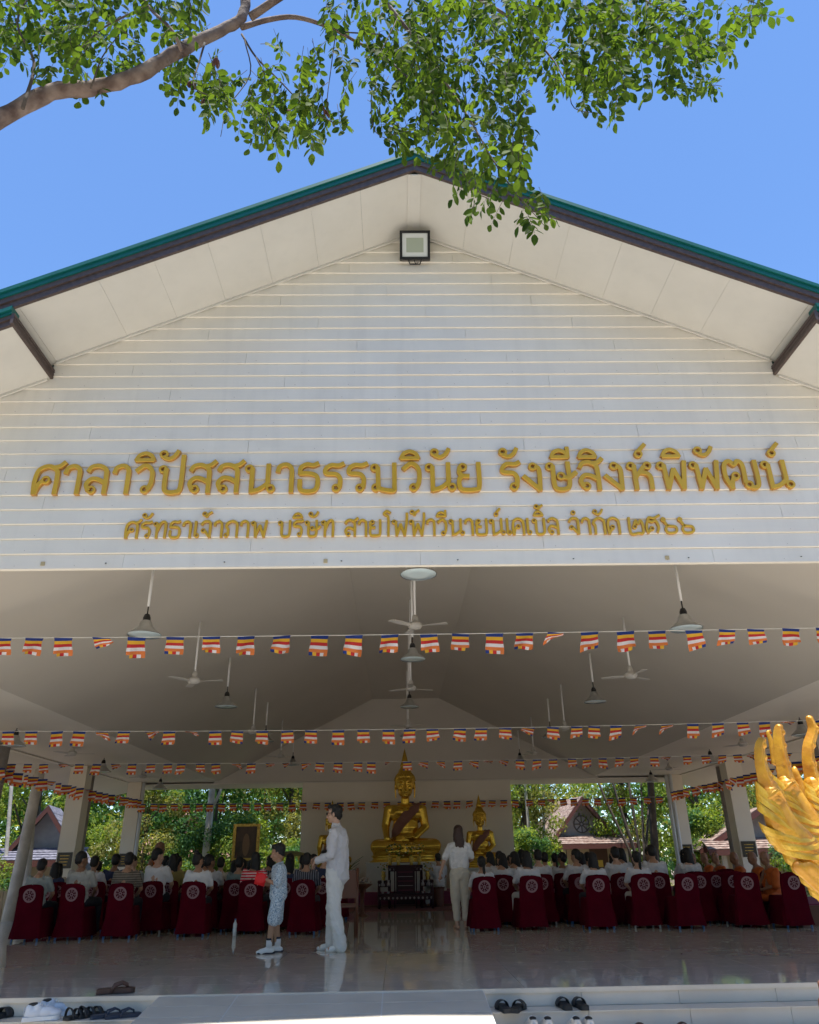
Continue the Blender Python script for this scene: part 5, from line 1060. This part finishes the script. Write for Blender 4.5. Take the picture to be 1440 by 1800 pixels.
tr3 = bare([fz(GZ), fz(.8), fz(2), fz(3.2), fz(4.6), fz(6.5)], [.15, .13, .12, .11, .09, .05], barkw, 'forked pale trunk in the opening left of the back wall', [([fz(2.6), fz(3.2)+Vector((.25, 0, 0)), fz(4.5)+Vector((.6, 0, 0))], [.06, .05, .03])]); link('crown', crowns['bright'][0], tr3, (.3, .4, 4.2), None, (.7, .7, .5))
b0 = atY(1152, 1500, 26.6); b1 = atY(1144, 1380, 26.6); dx = (b1-b0)*(1/(b1.z-b0.z))
tr4 = bare([fz(GZ), fz(.8), fz(2), fz(3.2), fz(4.6), fz(6.5)], [.16, .13, .12, .11, .09, .05], barkd, 'dark trunk just left of the right back column'); link('crown', crowns['deep'][0], tr4, (.3, .4, 4.2), None, (.7, .7, .5))
for i, (px, lean) in enumerate(((1112, -28), (1125, -16), (1134, -6), (1120, -36), (1106, -44), (1128, 14))):
    a = atY(1128, 1540, 30); c = atY(px+lean, 1400, 30+i*.1); a.z = GZ; top = a+(c-a)*1.8
    bare([a+Vector((i*.08-.2, i*.05, 0)), a.lerp(c, .5)+Vector((-lean*.004, 0, 0)), c, top], [.06, .05, .042, .015], barkd, 'slender curved stem, %s of the cluster right of the gabled hut' % ORD[i])['group'] = 'slender stems right of the hut'
for i, (px, y) in enumerate(((14, 24), (930, 29), (948, 30), (470, 33), (520, 32))):
    a = atY(px, 1530, y); c = atY(px+random.Random(i).uniform(-8, 8), 1390, y); a.z = GZ; bare([a, a.lerp(c, .5)+Vector((.05, 0, 0)), c, a+(c-a)*1.9], [.07, .055, .05, .02], barkw if i in (0, 1, 2) else barkd, ['thin forked sapling at the far left edge', 'pale bamboo stem right of the back wall', 'second pale bamboo stem right of the back wall', 'dark stem in the shade left of the back wall', 'dark stem nearest the left edge of the back wall'][i])
# ============================================================ HUTS
def hut(name, label, x, y, w, d, hw, hr, rz, face, roofm, flip=False, gw=hutg, lean=True):
    t = thing(name, label, 'hut', (x, y, GZ), rz)
    MB().box(-w/2, w/2, 0, d, 0, hw).build('wall', hutw, t)
    MB().prism([(-w/2+.05, .02, hw+.001), (w/2-.05, .02, hw+.001), (0, .02, hw+hr)], (0, .1, 0)).build('gable', gw, t)
    for s in (-1, 1):
        o = .45; k = hr/(w/2); q = []
        for yy in (-.4, d+.3): q += [(0, yy, hw+hr+.05), (s*(w/2+o), yy, hw-k*o+.05)]
        lo = [q[0], q[1], q[3], q[2]]; r_ = MB().hexa(lo, [(a, b, c+.05) for a, b, c in lo]).build('roof', roofm, t)
        n = 9
        for i in range(n):
            f0, f1 = i/n, (i+1)/n
            A = Vector(lo[0]).lerp(Vector(lo[1]), f0); B = Vector(lo[0]).lerp(Vector(lo[1]), f1+.02); yy0, yy1 = -.42, d+.32
            MB().hexa([(A.x, yy0, A.z+.052), (B.x, yy0, B.z+.060), (B.x, yy1, B.z+.060), (A.x, yy1, A.z+.052)], [(A.x, yy0, A.z+.060), (B.x, yy0, B.z+.075), (B.x, yy1, B.z+.075), (A.x, yy1, A.z+.060)]).build('shingle_course', roofm, r_)
        MB().hexa([(0, -.44, hw+hr-.10), (s*(w/2+o), -.44, hw-k*o-.10), (s*(w/2+o), -.402, hw-k*o-.10), (0, -.402, hw+hr-.10)], [(0, -.44, hw+hr+.08), (s*(w/2+o), -.44, hw-k*o+.08), (s*(w/2+o), -.402, hw-k*o+.08), (0, -.402, hw+hr+.08)]).build('barge_board', hutb, t)
    if lean:
        z1, z0 = hw+.12, hw-.22; lo = [(-w/2-.35, -1.4, z0), (w/2+.35, -1.4, z0), (w/2+.25, -.02, z1), (-w/2-.25, -.02, z1)]
        pr = MB().hexa(lo, [(a, b, c+.05) for a, b, c in lo]).build('porch_roof', roofm, t)
        for i in range(5):
            A = i/5; B = (i+1)/5; ya, yb = -1.42+1.38*A, -1.42+1.38*B+.03; za, zb_ = z0+(z1-z0)*A, z0+(z1-z0)*B
            MB().hexa([(-w/2-.33, ya, za+.062), (w/2+.33, ya, za+.062), (w/2+.33, yb, zb_+.052), (-w/2-.33, yb, zb_+.052)], [(-w/2-.33, ya, za+.08), (w/2+.33, ya, za+.08), (w/2+.33, yb, zb_+.06), (-w/2-.33, yb, zb_+.06)]).build('shingle_course', roofm, pr)
        MB().box(-w/2-.36, w/2+.36, -1.44, -1.405, z0-.12, z0+.05).build('fascia', hutb, t)
        for x_ in (-w/2+.1, w/2-.1): MB().box(x_-.07, x_+.07, -1.3, -1.16, 0, z0-.001).build('porch_post', hutw, t)
    return t
h = atY(1030, 1480, 33.5); ht = hut('hut', 'cream hut with grey gable wheel, tiled porch roof and brown door', h.x-.1, 33.5, 2.7, 3.4, 2.25, 1.55, R(6), 1, rooft)
MB().box(.20, .95, -.03, -.002, .3, 2.0).build('door', mat('brown_door', (.12, .07, .06), .6), ht); MB().box(.42, .72, -.04, -.031, 1.25, 1.5).build('notice', yellowp, ht)
wm = MB()
for r0, r1 in ((.30, .34), (.05, .09)):
    for i in range(24):
        a, b = i*math.pi/12, (i+1)*math.pi/12; P = lambda r_, t_: (r_*math.cos(t_), 0, 2.85+r_*math.sin(t_)); q = [P(r0, a), P(r1, a), P(r1, b), P(r0, b)]; wm.hexa([(x, -.02, z) for x, _, z in q], [(x, .018, z) for x, _, z in q])
for k in range(8): a = k*math.pi/4; wm.tube([(.08*math.cos(a), 0, 2.85+.08*math.sin(a)), (.31*math.cos(a), 0, 2.85+.31*math.sin(a))], .02, 6)
wm.build('gable_wheel', mat('dark_wheel', (.10, .09, .08), .7), ht)
MB().box(-1.2, -.75, -.035, -.002, .9, 1.9).build('window', dark, ht)
h = atY(70, 1500, 25.0); hut('hut', 'small hut with grey shingle roof seen between left trunk and column', h.x+.1, 25.0, 1.9, 1.3, 1.95, 1.25, R(12), 1, rooftg)
h = atY(420, 1500, 36); hut('hut', 'far hut with reddish roof half hidden by leaves, left opening', h.x-2.2, 36, 3.2, 3, 2.0, 1.6, R(30), 1, mat('pink_roof', (.42, .20, .15), .8, col2=(.6, .36, .3), vscale=8))
h = atY(1380, 1500, 27); hut('hut', 'low hut with brown eaves behind the right columns and monks', h.x-.6, 27, 3.4, 3, 1.95, 1.0, R(-10), 1, rooft)
# low striped table/wall seen left of the back wall
w = atY(518, 1470, 30); t = thing('bench', 'stacked white and brown bench just left of the back wall', 'bench', (w.x, 30, GZ))
for i, m in enumerate((hutw, hutb, pvc)): MB().box(-.8, .8, 0, .4, 1.4+.22*i, 1.5+.22*i).build('slat', m, t)
for x in (-.7, .7): MB().box(x-.05, x+.05, .1, .3, 0, 1.4).build('leg', hutb, t)
# ============================================================ NAGA CRESTS (golden, sunlit, right)
ng = thing('naga_statue', 'sunlit golden naga with tall flame crests cut by the right edge', 'statue', (2.35, 4.75, GZ))
NO = Vector((2.35, 4.75, GZ))
def px3(lst, Y): return [atY(x, y, Y)-NO for x, y in lst]
def crest(pts, wid, Y, seed, horn=True):
    P = px3(pts, Y); m = MB(); n = len(P)
    # tapering flattened blade
    q = [Vector(p) for p in P]; Q = [];  W_ = []
    pts2 = crv_3(q, 5); wd = np.interp(np.linspace(0, n-1, len(pts2)), range(n), wid)
    for i in range(len(pts2)-1): m.cap(pts2[i], pts2[i+1], wd[i], wd[i+1], 12)
    return m, pts2, wd
def crv_3(P, n=4):
    out = []; E = [P[0]*2-P[1]]+P+[P[-1]*2-P[-2]]
    for i in range(1, len(E)-2):
        for k in range(n):
            t = k/n; a, b, c, d = E[i-1], E[i], E[i+1], E[i+2]; out.append(.5*((2*b)+(c-a)*t+(2*a-5*b+4*c-d)*t*t+(3*b-a-3*c+d)*t**3))
    return out+[P[-1]]
defs = [([(1476, 1590), (1440, 1535), (1408, 1490), (1378, 1455), (1362, 1415), (1354, 1385)], [.085, .098, .10, .088, .070, .05], [(1354, 1395), (1344, 1365), (1337, 1335), (1336, 1312), (1341, 1300)], [.050, .040, .032, .027, .022], 4.62),
        ([(1482, 1550), (1452, 1505), (1424, 1460), (1402, 1425), (1388, 1395), (1382, 1375)], [.085, .098, .10, .088, .070, .05], [(1386, 1390), (1378, 1350), (1371, 1315), (1369, 1290), (1370, 1277)], [.052, .042, .036, .031, .024], 4.85),
        ([(1500, 1540), (1478, 1490), (1455, 1440), (1440, 1405), (1430, 1380)], [.11, .11, .10, .085, .06], [(1436, 1395), (1424, 1350), (1421, 1315), (1429, 1285), (1423, 1262)], [.055, .042, .034, .031, .024], 5.05)]
for ci, (bp2, bw, hp, hw_, Y) in enumerate(defs):
    m, P2, wd = crest(bp2, bw, Y, ci); rr = random.Random(ci)
    vx = (RT*1.0); 
    # overlapping diagonal leaf plates wrapped round the side that is seen
    nl = 10
    for k in range(nl):
        i = int(1+k*(len(P2)-3)/nl); p = P2[i]; t = (P2[i+1]-P2[i-1]).normalized(); sdv = t.cross(FW).normalized(); w = wd[i]; nq = 14; lm = MB(); ph_ = rr.uniform(-.1, .1)
        for q in range(nq+1):
            u = q/nq; th = R(-14+178*u); sh = max(.02, math.cos(math.pi/2*u))**.55; c_, s_ = math.cos(th), math.sin(th)
            def at_(r_, o_): return p+sdv*w*r_*c_-FW*w*r_*s_+t*(.085*c_+ph_*.02+o_)
            rp = .012*math.sin(u*22)
            lm.v += [tuple(at_(1.0, .030*sh)), tuple(at_(1.12, .006)), tuple(at_(1.20+rp, -.022*sh)), tuple(at_(.97, -.030*sh))]
        for q in range(nq): A = 4*q; lm.f += [(A, A+4, A+5, A+1), (A+1, A+5, A+6, A+2), (A+2, A+6, A+7, A+3)]
        lm.m = [0]*len(lm.f); lm.build('leaf_plate', nagal, ng)
    # round eye bosses with rims
    tp = P2[-3]; m.ell(tuple(tp-FW*.02), (.062, .05, .062), n=12); m.cap(tp-FW*.06-RT*.045, tp-FW*.065+RT*.01+UP*.045, .008, .012, 8); m.cap(tp-FW*.065+RT*.01+UP*.045, tp-FW*.06+RT*.05-UP*.01, .012, .006, 8)
    for f in (.2, .92):
        i = int(f*(len(P2)-2)); p = P2[i]; w = wd[i]; c = p-FW*w*.95
        for a in range(10): th = a*.628; u = UP*math.cos(th)+RT*math.sin(th); u2 = UP*math.cos(th+.628)+RT*math.sin(th+.628); m.cap(c+u*w*.42, c+u2*w*.42, .009, .009, 6)
        m.ell(tuple(c), (.022, .022, .022), n=8)
    link('crest_body', m.fuse('crest_body', nagag, .005, 0), ng)
    # flame horn: squarish flattened prong
    H = crv_3(px3(hp, Y), 5); hw2 = np.interp(np.linspace(0, len(hp)-1, len(H)), range(len(hp)), hw_); m = MB()
    for i in range(len(H)-1): pass
    Hb = [h for h in H]; m.tube(Hb, [x*1.15 for x in hw2], 4)
    for f in (.35, .62, .86): i = int(f*(len(H)-2)); m.ell(tuple(H[i]+RT*hw2[i]*.85-FW*.008), (.013, .018, .020), n=8)
    m.ell(tuple(H[-1]), (hw2[-1]*1.1, hw2[-1]*.9, hw2[-1]*.7), n=8)
    for q in range(3): j0 = int(len(H)*(.1+.2*q)); m.tube([H[j0]-FW*hw2[j0]*.95-RT*hw2[j0]*.3, H[min(len(H)-1, j0+5)]-FW*hw2[j0]*.95+RT*hw2[j0]*.2], [.006, .003], 5)
    link('crest_horn', m.fuse('crest_horn', nagag, .005, 1), ng)
for hp, wds, Y in (([(1400, 1425), (1405, 1385), (1398, 1358), (1397, 1348)], [.035, .034, .024, .008], 4.98), ([(1368, 1392), (1360, 1375), (1362, 1366)], [.02, .015, .005], 4.9), ([(1362, 1340), (1356, 1305), (1350, 1288), (1355, 1284)], [.022, .018, .012, .006], 5.2), ([(1440, 1440), (1430, 1400), (1424, 1370), (1432, 1352)], [.03, .03, .02, .01], 5.25), ([(1446, 1380), (1440, 1350), (1440, 1340)], [.02, .02, .01], 5.1)):
    H = crv_3(px3(hp, Y), 4); w2 = np.interp(np.linspace(0, len(hp)-1, len(H)), range(len(hp)), wds); m = MB()
    for i in range(len(H)-1): m.cap(H[i], H[i+1], w2[i], w2[i+1], 10)
    link('small_flame', m.fuse('small_flame', nagag, .006, 1), ng)
# red collars and lower rows of scales
m = MB()
for a, b, w in (((1390, 1508), (1446, 1524), .012), ((1424, 1562), (1462, 1590), .016)):
    A, B = px3([a, b], 4.66); m.cap(A, B, w, w*1.2, 10)
link('red_collar', m.fuse('red_collar', nagar, .009, 2), ng)
m = MB(); 
for i in range(14): q = i/13; p = atY(1404+56*q, 1524+52*q, 4.55)-NO; m.ell(tuple(p), (.036, .03, .034), n=10); m.ell(tuple(p+RT*.06), (.045, .04, .04), n=10)
link('neck_scales', m.fuse('neck_scales', nagag, .009, 1), ng)
m = MB(); pth = [atY(1560, 1590, 4.7)-NO, Vector((.5, .05, 1.3)), Vector((.62, .1, .9)), Vector((.7, .1, .3)), Vector((.7, .2, 0.02))]; pts = crv_3(pth, 5)
for i in range(len(pts)-1): m.cap(pts[i], pts[i+1], .15+.009*i, .15+.009*(i+1), 14)
link('neck', m.fuse('neck', nagag, .014, 2), ng)
m = MB(); m.box(.25, 1.1, -.4, .8, 0.0, .22); m.build('plinth', step_m, ng)
bs = thing('balustrade_scroll', 'reddish-brown carved scroll of the stair balustrade at the right edge', 'balustrade', tuple(Vector((atY(1440, 1780, 6.6).x+.08, 6.6, GZ))))
m = MB(); o = Vector(bs.location); q = [atY(1441, 1728, 6.6)-o, atY(1447, 1742, 6.6)-o, atY(1451, 1760, 6.6)-o, atY(1453, 1780, 6.6)-o, Vector((.02, 0, .0))]; q = crv_3(q, 5)
for i in range(len(q)-1): m.cap(q[i], q[i+1], .018+.002*i, .018+.002*(i+1), 8)
m.box(.03, .5, -.1, .5, 0.0, .42)
link('scroll', m.fuse('scroll', nagab, .009, 2), bs)
# ============================================================ FOREGROUND TREE
ft = thing('tree', 'near overhanging tree with mottled branch and backlit green leaflets above the gable', 'tree', (-5.2, 2.2, GZ)); FO = Vector((-5.2, 2.2, GZ))
def W3(x, y, Y): return atY(x, y, Y)-FO
brY = 3.4
main = [Vector((0, 0, 0)), Vector((.05, .1, 1.6)), Vector((.25, .3, 3.2)), Vector((.9, .6, 4.4))]+[W3(-120, 262, 3.2), W3(0, 208, 3.3), W3(90, 162, 3.35), W3(160, 155, 3.4), W3(240, 132, 3.42), W3(320, 86, 3.45), W3(400, 48, 3.5), W3(425, 30, 3.5), W3(432, 0, 3.5), W3(440, -60, 3.5), W3(470, -200, 3.4)]
mr_ = [.20, .15, .125, .10, .062, .053, .050, .049, .047, .043, .039, .036, .034, .03, .02]
P = crv_3(main, 5); w = np.interp(np.linspace(0, len(main)-1, len(P)), range(len(main)), mr_); rr = random.Random(1)
tmb = MB(); tmb.tube([p+Vector((rr.uniform(-.006, .006), 0, rr.uniform(-.006, .006))) for p in P], [x*(1+rr.uniform(-.07, .09)) for x in w], 14); tmb.build('trunk', bark, ft, True)
limbs = [([(425, 48), (470, 35), (520, 30), (580, 48), (625, 72), (672, 96)], 3.5, .022, .008), ([(560, 40), (600, 55), (670, 60)], 3.5, .008, .004), ([(440, 30), (520, -20), (620, -50), (760, -40)], 3.4, .03, .018), ([(640, -45), (700, 30), (760, 110), (820, 200), (860, 270)], 3.5, .016, .004), ([(760, -40), (880, 20), (960, 90), (1000, 150)], 3.6, .016, .004), ([(760, -40), (900, -60), (1060, -30), (1180, 30), (1230, 110)], 3.7, .018, .004), ([(1060, -30), (1200, -40), (1340, 10)], 3.7, .01, .003), ([(820, 200), (800, 260), (830, 330), (860, 350)], 3.6, .007, .003), ([(860, 270), (900, 330), (960, 400)], 3.6, .006, .002),
 ([(672, 96), (720, 140), (760, 200), (750, 270)], 3.5, .008, .003), ([(425, 60), (450, 100), (490, 140), (540, 190), (585, 215)], 3.5, .008, .003), ([(450, 100), (480, 160), (510, 215), (525, 262)], 3.5, .005, .002), ([(430, 70), (440, 130), (400, 190), (388, 240)], 3.45, .005, .002), ([(360, 75), (350, 110), (340, 150), (370, 170)], 3.4, .008, .003), ([(590, 60), (582, 120), (575, 190), (590, 225)], 3.5, .004, .002), ([(320, 90), (300, 50), (260, 10), (240, -40)], 3.3, .014, .008), ([(240, -40), (140, -20), (40, 40)], 3.2, .012, .004), ([(260, 10), (180, 50), (120, 110)], 3.2, .008, .003), ([(330, 80), (300, 60), (345, 55), (335, 20)], 3.4, .006, .003), ([(40, 190), (60, 110), (30, 40), (60, -20)], 3.2, .012, .005), ([(160, 155), (180, 100), (210, 60)], 3.3, .006, .003), ([(1000, 150), (1010, 190), (1060, 200)], 3.6, .004, .002), ([(700, 30), (660, 120), (655, 220), (690, 250)], 3.45, .005, .002)]
LP = []
for k, (pp, Y, r0, r1) in enumerate(limbs):
    q = crv_3([W3(x, y, Y+.05*math.sin(i*2+k)) for i, (x, y) in enumerate(pp)], 4); MB().tube(q, list(np.linspace(r0, r1, len(q))), 7).build('limb', bark if r0 > .012 else barkd, ft, True); LP.append(q)
# compound leaves: rachis with oval leaflets
def leafmesh(seed):
    r = random.Random(seed); m = MB(); L = r.uniform(.20, .30); n = r.choice((4, 5, 6)); bend = r.uniform(.1, .5); tubeP = [Vector((r_*L, 0, -bend*L*r_*r_)) for r_ in (0, .33, .66, 1)]
    m.tube(tubeP, [.0022, .002, .0016, .001], 4, m=1)
    def leaflet(p, d, nrm, l):
        w = l*.29; d = d.normalized(); s = d.cross(nrm).normalized(); u = s.cross(d); st = [(0, 0), (.18, .62), (.42, 1.0), (.68, .86), (.88, .45), (1.0, 0.0)]; v = []; o = len(m.v)
        for a, b in st: c = p+d*(l*a+.006)-u*(l*.10*a*a); v += [c+s*w*b+u*w*b*.22, c, c-s*w*b+u*w*b*.22]
        m.add(v, [(3*i+j, 3*i+j+1, 3*i+j+4, 3*i+j+3) for i in range(5) for j in (0, 1)])
    for i in range(n):
        f = .22+.74*i/n; p = Vector((f*L, 0, -bend*L*f*f))
        for s in (-1, 1):
            if r.random() < .12: continue
            leaflet(p+Vector((r.uniform(0, .02), 0, 0)), Vector((.55+r.uniform(-.15, .2), s, -.35+r.uniform(-.5, .2))), Vector((r.uniform(-.4, .4), r.uniform(-.4, .4), 1)), r.uniform(.058, .088))
    leaflet(tubeP[-1], Vector((1, r.uniform(-.2, .2), -.6)), Vector((.2, r.uniform(-.3, .3), 1)), r.uniform(.07, .095)); return m
LM = [leafmesh(i) for i in range(8)]; LMe = []
for m in LM: me = m.mesh('leaf', [leafn, barkd], True); LMe.append(me)
# where leaves hang (picture-sized patches, each given its own depth)
patches = [((0, 335), (-30, 60), 95), ((0, 250), (40, 120), 60), ((60, 250), (100, 165), 16), ((290, 385), (95, 165), 30), ((250, 360), (-10, 60), 22), ((370, 480), (120, 215), 28), ((440, 560), (170, 235), 30), ((480, 600), (150, 240), 22), ((470, 620), (60, 150), 20), ((560, 720), (-10, 60), 36), ((640, 780), (20, 140), 60), ((720, 930), (-20, 120), 120), ((660, 800), (130, 240), 40), ((740, 920), (100, 220), 95), ((900, 1090), (-20, 110), 100), ((1050, 1240), (-20, 100), 90), ((1230, 1350), (-20, 30), 16), ((1170, 1250), (90, 160), 22), ((950, 1100), (90, 160), 45), ((1010, 1170), (120, 185), 26), ((780, 930), (200, 290), 44), ((700, 800), (230, 285), 18), ((790, 930), (280, 335), 20), ((820, 880), (330, 365), 7), ((910, 970), (340, 392), 9), ((650, 720), (90, 200), 18), ((1160, 1290), (30, 90), 25)]
rr = random.Random(12); items = []
for (x0, x1), (y0, y1), n in patches:
    for _ in range(int(n*.88)):
        x, y = rr.uniform(x0, x1), rr.uniform(y0, y1); Y = rr.uniform(3.0, 4.1); items.append((W3(x, y, Y), Y))
items.sort(key=lambda a: a[1]); big = MB(); N = 0
for i, (p, Y) in enumerate(items):
    rot = (rr.uniform(-.5, .5), rr.uniform(.3, 1.35), rr.uniform(0, 6.28)); s = rr.uniform(.68, 1.0)
    k = rr.randrange(8); off = Matrix.Rotation(rot[2], 3, 'Z') @ Matrix.Rotation(rot[1], 3, 'Y') @ Vector((.13*s, 0, 0))
    if i < 300: link('leaf', LMe[k], ft, p-off, rot, (s, s, s))
    else:
        M_ = Matrix.Translation(p-off) @ Euler(rot).to_matrix().to_4x4() @ Matrix.Scale(s, 4); o = len(big.v)
        big.v += [tuple(M_ @ Vector(v)) for v in LM[k].v]; big.f += [tuple(a+o for a in f) for f in LM[k].f]; big.m += LM[k].m
bo = big.mesh('leaf_mass', [leafn, barkd], True); stuff(link('leaf_mass', bo, ft))
for i, (x, y) in enumerate(((378, 108), (335, 148), (357, 178), (508, 192), (540, 175), (570, 195))):
    m = MB(); m.ell((0, 0, 0), (.02, .006, .035), (.3, .4, i)); m.ell((.02, .005, -.02), (.015, .005, .03), (.6, .1, i)); link('dry_leaf', m.mesh('dry_leaf', mat('dry_leaf', (.10, .035, .02), .8)), ft, W3(x, y, 3.4))
# crown above and behind the frame, so the tree is whole from elsewhere
c_ = [(rr.uniform(-2.5, 4.0), rr.uniform(-2.2, 1.0), rr.uniform(6.4, 9.0)) for _ in range(34)]; link('crown', leafcloud(9000, c_, [rr.uniform(.4, .8) for _ in c_], .10, 31, .6, .3, [leafn]), ft)
